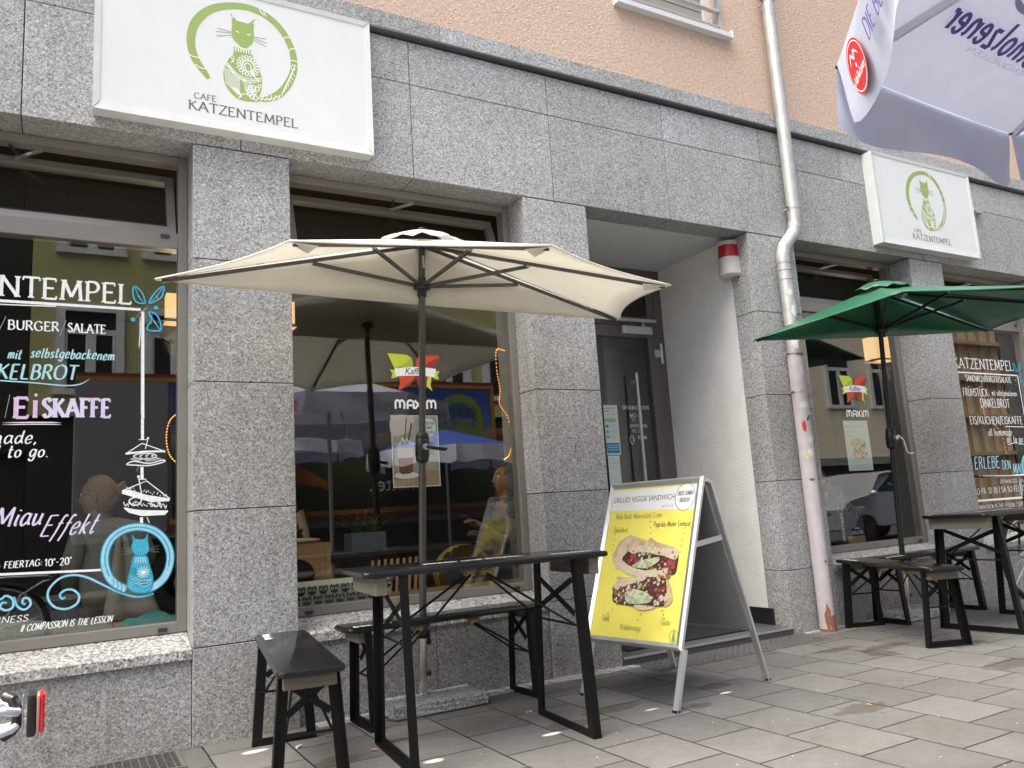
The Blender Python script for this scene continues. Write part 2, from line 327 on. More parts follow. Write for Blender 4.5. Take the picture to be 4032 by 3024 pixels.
# ------------------------------------------------------------------ mesh helpers
class MB:
    """collects faces of several materials and links them as ONE mesh object"""
    def __init__(s): s.v = []; s.f = []; s.m = []; s.mats = []; s.k = 0; s.lay = 0; s.last = None
    def lift(s, m):     # a hair's breadth more for every new layer of colour
        s.k += 1
        if m != s.last: s.lay += 1; s.last = m
        return s.lay*.00022 + (s.k % 11)*.000018
    def mi(s, m):
        if m not in s.mats: s.mats.append(m)
        return s.mats.index(m)
    def add(s, vs, fs, m):
        o = len(s.v); s.v += [tuple(v) for v in vs]; i = s.mi(m)
        for f in fs: s.f.append(tuple(o+a for a in f)); s.m.append(i)
        return s
    def box(s, x0, x1, y0, y1, z0, z1, m, M=None):
        vs = [(x, y, z) for x in (x0, x1) for y in (y0, y1) for z in (z0, z1)]
        if M is not None: vs = [M @ Vector(v) for v in vs]
        return s.add(vs, [(0, 1, 3, 2), (4, 6, 7, 5), (0, 4, 5, 1), (2, 3, 7, 6), (0, 2, 6, 4), (1, 5, 7, 3)], m)
    def cbox(s, x0, x1, y0, y1, z0, z1, m, c=.006, M=None):
        """box whose edges are chamfered by c"""
        bm = bmesh.new(); bmesh.ops.create_cube(bm, size=1)
        for v in bm.verts: v.co = Vector(((x0+x1)/2+v.co.x*(x1-x0), (y0+y1)/2+v.co.y*(y1-y0), (z0+z1)/2+v.co.z*(z1-z0)))
        bmesh.ops.bevel(bm, geom=bm.edges[:], offset=c, segments=2, affect='EDGES', profile=.5)
        return s.bm(bm, m, M)
    def bm(s, bm, m, M=None):
        bm.verts.ensure_lookup_table(); bm.verts.index_update()
        vs = [(M @ v.co if M is not None else v.co) for v in bm.verts]
        s.add(vs, [[v.index for v in f.verts] for f in bm.faces], m); bm.free(); return s
    def beam(s, a, b, w, h, m, ref=(0, 0, 1)):
        a, b = Vector(a), Vector(b); d = (b-a).normalized(); r = Vector(ref)
        if abs(d.dot(r)) > .99: r = Vector((0, 1, 0))
        x = d.cross(r).normalized(); y = x.cross(d)
        vs = [p + x*i*w/2 + y*j*h/2 for p in (a, b) for i, j in ((-1, -1), (1, -1), (1, 1), (-1, 1))]
        return s.add(vs, [(0, 3, 2, 1), (4, 5, 6, 7), (0, 1, 5, 4), (1, 2, 6, 5), (2, 3, 7, 6), (3, 0, 4, 7)], m)
    def tube(s, pts, r, m, n=14, caps=True, closed=False):
        pts = [Vector(p) for p in pts]; L = len(pts); rs = r if isinstance(r, (list, tuple)) else [r]*L
        vs = []; fs = []; prev = None
        for i, p in enumerate(pts):
            if closed: t = (pts[(i+1) % L]-pts[i-1]).normalized()
            else: t = ((pts[min(i+1, L-1)]-p).normalized() + (p-pts[max(i-1, 0)]).normalized()).normalized() if 0 < i < L-1 else (pts[min(i+1, L-1)]-pts[max(i-1, 0)]).normalized()
            if prev is None:
                a = Vector((0, 0, 1)) if abs(t.z) < .9 else Vector((1, 0, 0)); x = t.cross(a).normalized()
            else: x = (prev - t*prev.dot(t)).normalized()
            prev = x; y = t.cross(x)
            vs += [p + (x*math.cos(2*math.pi*k/n) + y*math.sin(2*math.pi*k/n))*rs[i] for k in range(n)]
        for i in range(L if closed else L-1):
            j = (i+1) % L
            fs += [(i*n+k, i*n+(k+1) % n, j*n+(k+1) % n, j*n+k) for k in range(n)]
        if caps and not closed: fs += [tuple(range(n))[::-1], tuple((L-1)*n+k for k in range(n))]
        return s.add(vs, fs, m)
    def lathe(s, prof, m, M=None, n=20):
        vs = []; fs = []
        for r, z in prof: vs += [(r*math.cos(2*math.pi*k/n), r*math.sin(2*math.pi*k/n), z) for k in range(n)]
        for i in range(len(prof)-1): fs += [(i*n+k, i*n+(k+1) % n, (i+1)*n+(k+1) % n, (i+1)*n+k) for k in range(n)]
        fs += [tuple(range(n))[::-1], tuple((len(prof)-1)*n+k for k in range(n))]
        if M is not None: vs = [M @ Vector(v) for v in vs]
        return s.add(vs, fs, m)
    def ball(s, c, r, m, n=12, M=None):
        bm = bmesh.new(); bmesh.ops.create_uvsphere(bm, u_segments=n*2, v_segments=n, radius=1)
        rr = Vector(r) if isinstance(r, (tuple, list)) else Vector((r, r, r))
        for v in bm.verts: v.co = Vector(c) + Vector((v.co.x*rr.x, v.co.y*rr.y, v.co.z*rr.z))
        return s.bm(bm, m, M)
    def poly(s, pts, mp, m, smooth=False, th=0.0, step=.00025):
        """flat outline in a 2-D plane, lifted by a little more for every piece"""
        if smooth: pts = crom(pts, True)
        off = s.lift(m)
        tri = tessellate_polygon([[Vector((x, y, 0)) for x, y in pts]])
        return s.add([mp(x, y, off) for x, y in pts], tri, m)
    def stroke(s, pts, wd, mp, m, smooth=True, closed=False, nib=0., step=.00025, taper=False):
        if smooth and len(pts) > 2: pts = crom(pts, closed)
        pts = [Vector(p[:2]) for p in pts]; L = len(pts)
        if L < 2: return s
        off = s.lift(m); vs = []; fs = []
        for i, p in enumerate(pts):
            a = pts[i-1] if (i or closed) else p; b = pts[(i+1) % L] if (i < L-1 or closed) else p
            t = b-a
            if t.length < 1e-9: t = Vector((1, 0))
            t.normalize(); n = Vector((-t.y, t.x))
            w_ = wd(i/(L-1)) if callable(wd) else wd
            if nib: w_ *= (1-nib) + nib*abs(t.y*.94 - t.x*.34)
            if taper: w_ *= max(.15, min(1, 4*min(i/(L-1), 1-i/(L-1))+.1))
            q = p+n*w_/2; r = p-n*w_/2
            vs += [mp(q.x, q.y, off), mp(r.x, r.y, off)]
        for i in range(L if closed else L-1):
            j = (i+1) % L; fs.append((2*i, 2*j, 2*j+1, 2*i+1))
        return s.add(vs, fs, m)
    def build(s, name, parent=None, smooth=False, angle=None):
        me = bpy.data.meshes.new(name); me.from_pydata(s.v, [], s.f)
        for m in s.mats: me.materials.append(MT[m])
        me.polygons.foreach_set('material_index', s.m)
        bm = bmesh.new(); bm.from_mesh(me); bmesh.ops.recalc_face_normals(bm, faces=bm.faces[:]); bm.to_mesh(me); bm.free()
        if smooth or angle:
            me.polygons.foreach_set('use_smooth', [True]*len(me.polygons))
            if angle:
                try: me.set_sharp_from_angle(angle=rad(angle))
                except Exception: pass
        me.update()
        o = bpy.data.objects.new(name, me); col.objects.link(o)
        if parent is not None: setpar(o, parent)
        return o
def crom(P, closed=False, n=6):
    P = [Vector(p[:2]) for p in P]; L = len(P); out = []
    for i in range(L if closed else L-1):
        p0 = P[i-1] if (i or closed) else P[0]; p1 = P[i]; p2 = P[(i+1) % L]; p3 = P[(i+2) % L] if (i+2 < L or closed) else P[-1]
        for k in range(n):
            t = k/n
            q = .5*((2*p1) + (p2-p0)*t + (2*p0-5*p1+4*p2-p3)*t*t + (3*p1-p0-3*p2+p3)*t**3)
            out.append((q.x, q.y))
    if not closed: out.append((P[-1].x, P[-1].y))
    return out
def setpar(o, p):
    # parts are modelled in world space (or in the thing's own space when the thing sits at the origin)
    o.parent = p; o.matrix_parent_inverse = p.matrix_basis.inverted() if p.type == 'EMPTY' else Matrix.Identity(4)
def thing(name, label, cat, group=None, loc=(0, 0, 0), rz=0.0):
    o = bpy.data.objects.new(name, None); o.empty_display_size = .1; col.objects.link(o)
    o.location = loc; o.rotation_euler = (0, 0, rz)
    return tag(o, label, cat, group)
def tag(o, label, cat, group=None):
    o['label'] = label; o['category'] = cat
    if group: o['group'] = group
    return o
def struct(o): o['kind'] = 'structure'; return o
def copy_tree(o, parent=None):
    c = o.copy(); col.objects.link(c)
    if parent is not None: c.parent = parent
    for ch in list(o.children): copy_tree(ch, c)
    return c
def wallmap(Y): return lambda x, z, off: (x, Y-off, z)

# ------------------------------------------------------------------ lettering
def _g(t):
    out = []
    for st in t.split('|'):
        sm = st[0] == '~'; st = st.lstrip('~')
        out.append((sm, [tuple(float(a) for a in p.split(',')) for p in st.split()]))
    return out
FONT = {k: (w_, _g(t)) for k, w_, t in [
 ('A', .78, '0,0 .37,1|.37,1 .76,0|.14,.36 .62,.36'), ('B', .62, '.08,0 .08,1|~.08,1 .38,.98 .5,.78 .38,.57 .08,.54|~.08,.54 .44,.52 .58,.28 .42,.03 .08,0'),
 ('C', .74, '~.68,.8 .5,.98 .25,.96 .05,.7 .05,.32 .24,.03 .5,.01 .7,.2'), ('D', .76, '.08,0 .08,1|~.08,1 .45,.97 .7,.72 .7,.3 .46,.03 .08,0'),
 ('E', .58, '.08,0 .08,1|.08,1 .52,1|.08,.53 .44,.53|.08,0 .55,0'), ('F', .55, '.08,0 .08,1|.08,1 .52,1|.08,.53 .42,.53'),
 ('G', .78, '~.68,.82 .5,.98 .25,.96 .05,.7 .05,.32 .24,.03 .5,.0 .7,.12|.7,.12 .7,.45|.5,.45 .74,.45'), ('H', .74, '.08,0 .08,1|.66,0 .66,1|.08,.53 .66,.53'),
 ('I', .2, '.1,0 .1,1'), ('K', .68, '.08,0 .08,1|.6,1 .1,.48|.22,.58 .66,0'), ('L', .54, '.08,0 .08,1|.08,0 .52,0'),
 ('M', .92, '.08,0 .14,1|.14,1 .46,.16|.46,.16 .78,1|.78,1 .85,0'), ('N', .78, '.08,0 .08,1|.08,1 .7,0|.7,0 .7,1'),
 ('O', .82, '~.41,1 .13,.86 .04,.5 .13,.13 .41,0 .69,.13 .78,.5 .69,.86 .41,1'), ('P', .58, '.08,0 .08,1|~.08,1 .4,.98 .53,.74 .4,.5 .08,.46'),
 ('R', .66, '.08,0 .08,1|~.08,1 .4,.98 .52,.76 .38,.54 .08,.5|.28,.52 .64,0'), ('S', .54, '~.47,.84 .32,1 .1,.93 .06,.72 .28,.53 .48,.34 .44,.08 .22,0 .04,.16'),
 ('Q', .82, '~.41,1 .13,.86 .04,.5 .13,.13 .41,0 .69,.13 .78,.5 .69,.86 .41,1|.5,.2 .78,-.1'), ('J', .4, '~.32,1 .32,.2 .2,0 .04,.1'), ('X', .66, '.04,1 .62,0|.62,1 .04,0'),
 ('T', .66, '.33,0 .33,1|0,1 .66,1'), ('U', .72, '~.08,1 .08,.35 .16,.08 .36,0 .56,.08 .64,.35 .64,1'), ('V', .72, '0,1 .36,0|.36,0 .72,1'),
 ('W', 1.05, '0,1 .26,0|.26,0 .52,.9|.52,.9 .78,0|.78,0 1.04,1'), ('Y', .68, '0,1 .34,.5|.68,1 .34,.5|.34,.5 .34,0'), ('Z', .64, '.04,1 .6,1|.6,1 .03,0|.03,0 .62,0'),
 ('Ü', .72, '~.08,1 .08,.35 .16,.08 .36,0 .56,.08 .64,.35 .64,1|.22,1.16 .22,1.26|.5,1.16 .5,1.26'), ('Ö', .82, '~.41,1 .13,.86 .04,.5 .13,.13 .41,0 .69,.13 .78,.5 .69,.86 .41,1|.27,1.14 .27,1.24|.55,1.14 .55,1.24'),
 ('a', .5, '~.42,.55 .2,.62 .05,.4 .06,.12 .2,0 .42,.25|~.43,.62 .41,.2 .52,.02'), ('b', .48, '~.1,1 .08,.4 .1,.02|~.09,.35 .28,.6 .43,.4 .38,.08 .2,0 .09,.1'), ('c', .42, '~.38,.5 .22,.62 .06,.4 .08,.12 .22,0 .4,.12'),
 ('d', .5, '~.4,.5 .2,.6 .05,.35 .1,.05 .25,.02 .4,.3|~.45,1 .41,.3 .5,.02'), ('e', .44, '~.07,.3 .38,.36 .34,.58 .18,.6 .05,.36 .1,.06 .25,0 .42,.14'), ('f', .36, '~.38,.92 .26,1 .18,.8 .14,.2 .06,-.28|.04,.58 .34,.6'),
 ('g', .48, '~.4,.5 .2,.6 .05,.36 .1,.06 .26,.04 .4,.3|~.43,.6 .4,.0 .3,-.32 .1,-.3 .04,-.16'), ('h', .5, '~.1,1 .08,0|~.09,.3 .25,.6 .4,.5 .4,.2 .44,.02'), ('i', .2, '~.1,.6 .08,.15 .18,.02|.11,.8 .12,.86'),
 ('k', .46, '~.1,1 .08,0|~.38,.6 .12,.3|~.16,.34 .3,.1 .46,.02'), ('l', .22, '~.12,1 .09,.2 .2,.02'), ('m', .74, '~.08,.6 .07,0|~.08,.35 .22,.6 .34,.5 .34,0|~.35,.35 .5,.6 .62,.5 .62,.15 .7,.02'),
 ('n', .52, '~.08,.6 .07,0|~.08,.35 .26,.6 .42,.5 .41,.15 .5,.02'), ('o', .48, '~.24,.6 .07,.45 .08,.12 .24,0 .4,.15 .4,.45 .24,.6'), ('r', .36, '~.08,.6 .07,0|~.08,.35 .2,.58 .35,.56'), ('s', .38, '~.34,.52 .2,.62 .08,.5 .2,.32 .32,.14 .2,0 .04,.1'),
 ('t', .34, '~.16,.95 .12,.2 .2,.0 .33,.1|.02,.62 .32,.64'), ('u', .5, '~.07,.6 .08,.12 .2,0 .4,.25|~.42,.6 .4,.15 .5,.02'), ('w', .66, '~.05,.6 .12,.05 .3,.4 .42,.04 .6,.6'), ('y', .46, '~.06,.6 .1,.15 .25,.1 .4,.35|~.43,.6 .38,-.1 .2,-.34 .04,-.24'),
 ('p', .48, '~.08,.6 .06,-.34|~.08,.35 .26,.6 .42,.45 .38,.1 .2,0 .08,.12'), ('v', .44, '~.05,.6 .2,.02 .4,.6'), ('x', .42, '.05,.6 .38,0|.38,.6 .05,0'), ('j', .22, '~.12,.6 .12,-.2 .02,-.3'), ('q', .48, '~.4,.5 .2,.6 .05,.36 .1,.06 .26,.04 .4,.3|~.43,.6 .4,-.3'), ('z', .42, '.05,.6 .38,.6|.38,.6 .04,0|.04,0 .4,0'), ('ü', .5, '~.07,.6 .08,.12 .2,0 .4,.25|~.42,.6 .4,.15 .5,.02|.14,.78 .15,.84|.34,.78 .35,.84'), ('ä', .5, '~.42,.55 .2,.62 .05,.4 .06,.12 .2,0 .42,.25|~.43,.62 .41,.2 .52,.02|.14,.78 .15,.84|.34,.78 .35,.84'),
 ('0', .56, '~.28,1 .08,.8 .06,.25 .28,0 .5,.25 .48,.8 .28,1'), ('1', .3, '.02,.75 .2,1|.2,1 .18,0'), ('2', .52, '~.06,.8 .25,1 .46,.8 .35,.45 .04,0|.04,0 .5,.02'),
 ('/', .4, '.36,1.08 .02,-.14'), ('-', .36, '.05,.42 .32,.44'), ('.', .16, '.07,0 .09,.06'), (',', .18, '~.12,.06 .1,-.06 .04,-.16'), (':', .18, '.09,.12 .1,.2|.1,.5 .11,.58'), ('|', .2, '.1,1.1 .1,-.15'), ('+', .4, '.04,.4 .36,.42|.2,.22 .2,.6'),
 ('#', .6, '.2,1 .1,0|.48,1 .38,0|.04,.66 .56,.68|.02,.32 .54,.34'), ('°', .16, '~.08,1.02 .02,.9 .08,.78 .14,.9 .08,1.02'), (' ', .34, '0,-9 0,-9')]}
def hand(mb, text, x0, x1, base, cap, mp, m, wd=.12, slant=0., nib=.55, serif=False, jit=.0, fliph=False):
    """brush or cut lettering: strokes fitted between x0 and x1"""
    W = sum(FONT[c][0] for c in text) + .13*(len(text)-1)
    sx = (x1-x0)/W; cx = 0.
    for c in text:
        adv, sts = FONT[c]
        dj = random.uniform(-jit, jit)*cap
        if c != ' ':
            for sm, pts in sts:
                P = [(x0 + (cx+px)*sx + slant*py*cap, base + py*cap + dj) for px, py in pts]
                mb.stroke(P, wd*cap, mp, m, smooth=sm, nib=nib)
                if serif and not sm:
                    for (px, py), (qx, qy) in ((pts[0], pts[-1]), (pts[-1], pts[0])):
                        if abs(qy-py) > .6 and (py in (0., 1.)):
                            s_ = .13*cap; ex = x0+(cx+px)*sx; ey = base+py*cap+dj+(-.02 if py else .02)*cap
                            mb.stroke([(ex-s_, ey), (ex+s_, ey)], wd*cap*.42, mp, m, smooth=False)
                        elif abs(qx-px) > .3 and abs(qy-py) < .1 and py in (0., 1.) and c not in 'AHB' and px > .4 or (c == 'T' and abs(qy-py) < .1):
                            ex = x0+(cx+px)*sx; s_ = .15*cap*(1 if py == 0. else -1); ey = base+py*cap+dj
                            mb.stroke([(ex, ey), (ex, ey+s_)], wd*cap*.45, mp, m, smooth=False)
        cx += adv+.13
def printed(mb, text, x0, x1, base, cap, mp, m, bold=0., shear=0., flip=False):
    """printed lettering from Blender's built-in face, fitted between x0 and x1"""
    cu = bpy.data.curves.new('t', 'FONT'); cu.body = text; cu.offset = bold; cu.shear = shear; cu.resolution_u = 3
    o = bpy.data.objects.new('t', cu); col.objects.link(o)
    dg = bpy.context.evaluated_depsgraph_get(); me = bpy.data.meshes.new_from_object(o.evaluated_get(dg))
    xs = [v.co.x for v in me.vertices]; a, b = min(xs), max(xs)
    off = mb.lift(m); k = cap/.72
    def X(x): t = (x-a)/(b-a); return x0+(x1-x0)*(1-t if flip else t)
    mb.add([mp(X(v.co.x), base+v.co.y*k, off) for v in me.vertices], [list(p.vertices) for p in me.polygons], m)
    bpy.data.objects.remove(o); bpy.data.curves.remove(cu); bpy.data.meshes.remove(me)

# ------------------------------------------------------------------ the cat emblem (outline data shared by the signs)
TAIL = [(.546,.281,.020),(.523,.314,.034),(.479,.377,.042),(.458,.449,.042),(.458,.519,.044),(.475,.584,.045),(.509,.642,.045),(.562,.695,.042),(.625,.729,.040),(.695,.75,.039),(.759,.756,.038),(.824,.744,.038),(.881,.717,.038),(.93,.674,.038),(.971,.611,.037),(.996,.544,.037),(1.003,.477,.038),(.994,.41,.04),(.961,.335,.042),(.923,.281,.042),(.882,.246,.038),(.833,.222,.028),(.801,.219,.012)]
HEAD = [(.66,.701),(.673,.683),(.693,.659),(.718,.659),(.752,.657),(.766,.672),(.791,.699),(.787,.664),(.781,.635),(.785,.586),(.777,.548),(.757,.52),(.733,.507),(.709,.513),(.682,.533),(.664,.559),(.663,.595),(.668,.628),(.665,.658)]
BODY = [(.684,.506),(.765,.509),(.772,.475),(.796,.418),(.815,.378),(.823,.335),(.819,.272),(.805,.225),(.809,.206),(.769,.195),(.722,.191),(.683,.203),(.649,.234),(.626,.277),(.62,.324),(.629,.378),(.65,.423),(.673,.459)]
def emblem(mb, mp, g, wh, fine=True):
    n = len(TAIL)
    def wt(t):
        i = min(int(t*(n-1)), n-2); f = t*(n-1)-i
        return TAIL[i][2]*(1-f)+TAIL[i+1][2]*f
    mb.stroke([t[:2] for t in TAIL], wt, mp, g)
    mb.poly(BODY, mp, g, True); mb.poly(HEAD, mp, g)
    W = [(.589,.588),(.661,.583),(.583,.566),(.661,.578),(.585,.541),(.662,.563),(.786,.586),(.849,.589),(.785,.575),(.854,.565),(.783,.566),(.851,.542)]
    for i in range(0, 12, 2): mb.stroke(W[i:i+2], .0028, mp, 'sign_text' if fine else g, False)
    for a, b in (((.686,.597),(.704,.590)), ((.745,.590),(.766,.595))): mb.stroke([a, b], .006, mp, wh, False)
    if not fine: return
    mb.stroke([(.655,.51),(.69,.506),(.733,.5),(.765,.509),(.785,.52)], .006, mp, wh)       # gap under the chin
    for k in range(7):
        x = .690+k*.0125; mb.stroke([(x, .503), (x-.006+k*.002, .488), (x-.003+k*.001, .476)], .0065, mp, wh)
    cx, cy = .751, .402
    for k in range(18):
        a = k*math.pi/9; c, s_ = math.cos(a), math.sin(a)
        lp = [(cx+.034*c, cy+.034*s_), (cx+.05*c-.007*s_, cy+.05*s_+.007*c), (cx+.064*c, cy+.064*s_), (cx+.05*c+.007*s_, cy+.05*s_-.007*c)]
        mb.stroke(lp, .0038, mp, wh, closed=True)
    mb.stroke([(cx+.03*math.cos(a*.35), cy+.03*math.sin(a*.35)) for a in range(18)], .0045, mp, wh, closed=True)
    mb.stroke([(cx-.01,cy-.02),(cx-.02,cy),(cx-.006,cy+.016),(cx+.012,cy+.008),(cx+.016,cy-.02),(cx+.03,cy-.05),(cx+.055,cy-.075)], .0055, mp, wh)
    for d in (0, .010, .019): mb.stroke([(.634-d*.3,.405-d),(.66,.375-d),(.69,.345-d),(.73,.328-d),(.775,.33-d),(.818,.345-d)], .0045, mp, wh)
    for d in range(9):
        q = d*.0105; mb.stroke([(.623+q*.1,.36-q),(.65,.352-q*1.05),(.68,.335-q*1.15),(.706,.31-q)], .0042, mp, wh)
    for d in range(6):
        q = d*.012; mb.stroke([(.66+q*.5,.262-q*.7),(.69+q*.2,.25-q*.4),(.712,.225-q*.3)], .0045, mp, wh)
    for d in range(7):
        q = d*.0095; mb.stroke([(.715+q*.4,.318-q),(.735,.312-q),(.757,.306-q),(.77,.31-q)], .0035, mp, wh)
    fx, fy = .783, .25
    for k in range(7):
        a = math.pi*(.35+k*.2); c, s_ = math.cos(a), math.sin(a)
        mb.stroke([(fx+.012*c,fy+.012*s_),(fx+.03*c-.012*s_,fy+.03*s_+.012*c),(fx+.044*c,fy+.044*s_),(fx+.03*c+.012*s_,fy+.03*s_-.012*c)], .005, mp, wh, closed=True)
    mb.stroke([(fx-.006,fy+.004),(fx+.006,fy+.008),(fx+.008,fy-.006),(fx-.004,fy-.008)], .004, mp, wh, closed=True)
    mb.stroke([(.70,.20),(.712,.222),(.74,.235),(.768,.228)], .005, mp, wh); mb.stroke([(.80,.30),(.812,.305),(.818,.295),(.808,.288),(.80,.295)], .004, mp, wh)
    mb.stroke([(.66,.45),(.672,.44),(.676,.42),(.668,.405)], .004, mp, wh); mb.stroke([(.653,.44),(.664,.43),(.667,.415),(.66,.40)], .004, mp, wh)
    for ex, ey in ((.668,.672),(.784,.668)): mb.stroke([(ex,ey+.014),(ex+.004,ey),(ex-.002,ey-.006),(ex-.004,ey+.002),(ex,ey+.004)], .0035, mp, wh)
    # cut lines in the tail
    for P in ([(.815,.766),(.822,.748),(.838,.732)],[(.838,.758),(.842,.742),(.853,.728)],[(.942,.612),(.958,.628),(.98,.632)],[(.974,.548),(.99,.565),(1.016,.57)],[(.975,.485),(1.0,.495),(1.025,.49)],[(.435,.408),(.46,.392),(.50,.39)],[(.478,.348),(.50,.335),(.535,.333)]):
        mb.stroke(P, .0055, mp, wh)
    mb.stroke([(1.02,.46),(.998,.468),(.985,.452),(.992,.436),(1.006,.44),(1.003,.452)], .0045, mp, wh)
    for k in range(7):
        mb.stroke([(.93+k*.013,.265+k*.022),(.945+k*.008,.31+k*.018),(.985+k*.004,.40+k*.012)], .0045, mp, wh)
    for k in range(5): mb.stroke([(.815+k*.022,.212+k*.004),(.828+k*.022,.228+k*.006),(.822+k*.025,.245+k*.006)], .0045, mp, wh)
    mb.stroke([(.80,.222),(.84,.224),(.88,.236),(.915,.262)], .0045, mp, wh)
# ------------------------------------------------------------------ the setting
YW = 4.247                      # front face of the granite
def sheet(name, x0, x1, y0, y1, z, m):
    mb = MB(); mb.add([(x0, y0, z), (x1, y0, z), (x1, y1, z), (x0, y1, z)], [(0, 1, 2, 3)], m); return struct(mb.build(name))
sheet('ground', -150, 150, -150, 150, -.16, 'asphalt')
sheet('road', -60, 70, -7.2, -1.2, -.156, 'asphalt')
mb = MB(); mb.box(-60, 70, -1.08, 4.9, -.15, 0, 'paving'); struct(mb.build('pavement'))
mb = MB(); mb.box(-60, 70, -9.0, -7.2, -.15, 0, 'paving'); struct(mb.build('far_pavement'))
mb = MB(); mb.cbox(-60, 70, -1.2, -1.083, -.152, -.004, 'kerb', .015); struct(mb.build('kerb'))

# ------------------------------------------------------------------ cafe building
house = thing('cafe_building', 'cafe building with grey granite ground floor and pink plaster above', 'building', loc=(3, YW, 0))
JX = [-2.2, -1.2, -.21, .816, 1.835, 2.848, 3.865, 4.877, 5.88, 6.87, 7.86, 8.87, 9.9, 10.9]
PZ = [0, .451, 1.107, 1.759, 2.411, 3.044]
PIL = [(-2.2, -1.0), (.571, 1.078), (2.60, 3.10), (4.633, 5.145), (6.648, 7.135), (8.72, 9.22), (10.7, 10.9)]
mb = MB()
def slab(x0, x1, z0, z1, y0=YW, y1=4.46, g=.0026):
    mb.cbox(x0+g, x1-g, y0, y1, z0+g, z1-g, 'granite', .0022)
for a, b in zip(JX, JX[1:]):
    slab(a, b, 3.047, 3.667); slab(a, b, 3.667, 3.958)
    mb.box(a, b, YW+.012, 4.5, 3.052, 3.955, 'joint')
for a, b in PIL:
    for z0, z1 in zip(PZ, PZ[1:]):
        slab(a-.0026, b+.0026, z0 if z0 else -.02, z1)
    mb.box(a+.012, b-.012, YW+.014, 4.47, 0, 3.05, 'joint')
for a, b in zip([x+.22 for x in JX], [x+.22 for x in JX[1:]]):      # upper band
    mb.cbox(a+.0015, b-.0015, 4.232, 4.40, 4.003, 4.117, 'granite', .002)
mb.box(-2, 11, 4.247, 4.5, 3.955, 4.113, 'joint')
mb.build('granite_cladding', house)
mb = MB(); mb.tube([(-2.2, 4.238, 3.981), (11, 4.238, 3.981)], .021, 'black_strip', 10); mb.box(-2.2, 11, 4.236, 4.25, 3.962, 4.001, 'black_strip'); mb.build('black_strip', house, angle=40)
mb = MB()
UX0, UX1, UZ0 = 3.575, 4.60, 4.735
mb.box(-2.2, UX0, 4.262, 4.5, 4.11, 9.0, 'pink_plaster'); mb.box(UX1, 11, 4.262, 4.5, 4.11, 9.0, 'pink_plaster')
mb.box(UX0, UX1, 4.262, 4.5, 4.11, UZ0, 'pink_plaster'); mb.box(UX0, UX1, 4.262, 4.5, 6.2, 9.0, 'pink_plaster')
mb.build('plaster_wall', house)
mb = MB(); mb.box(-2.2, 11, 4.5, 10, 9.0, 9.2, 'dark_plaster'); mb.build('roof', house)
# upper window
mb = MB()
for x0, x1, z0, z1 in ((UX0, UX0+.05, UZ0, 6.2), (UX1-.05, UX1, UZ0, 6.2), (UX0+.05, UX1-.05, UZ0, UZ0+.04)): mb.box(x0, x1, 4.36, 4.44, z0, z1, 'trim_white')
uw = mb.build('window', house); uw['label'] = 'upper window with closed grey blind and rails'
mb = MB()
for k in range(26): mb.box(UX0+.05, UX1-.05, 4.385+.004*(k % 2), 4.41, UZ0+.04+k*.055, UZ0+.04+k*.055+.051, 'blind_grey')
mb.box(UX0+.05, UX1-.05, 4.411, 4.42, UZ0+.04, 6.2, 'joint'); mb.build('blind', uw)
mb = MB()
mb.box(3.525, 4.682, 4.205, 4.36, 4.693, 4.733, 'trim_white'); mb.box(3.518, 3.53, 4.20, 4.36, 4.69, 4.76, 'trim_white'); mb.box(4.677, 4.69, 4.20, 4.36, 4.69, 4.76, 'trim_white'); mb.build('window_sill', uw)
mb = MB()
for z, r_ in ((4.775, .010), (4.905, .017), (5.05, .017)): mb.tube([(3.56, 4.235, z), (4.585, 4.235, z)], r_, 'zinc', 10)
for x in (3.56, 4.585): mb.box(x-.012, x+.012, 4.225, 4.30, 4.75, 5.1, 'zinc')
mb.build('rail', uw, angle=40)

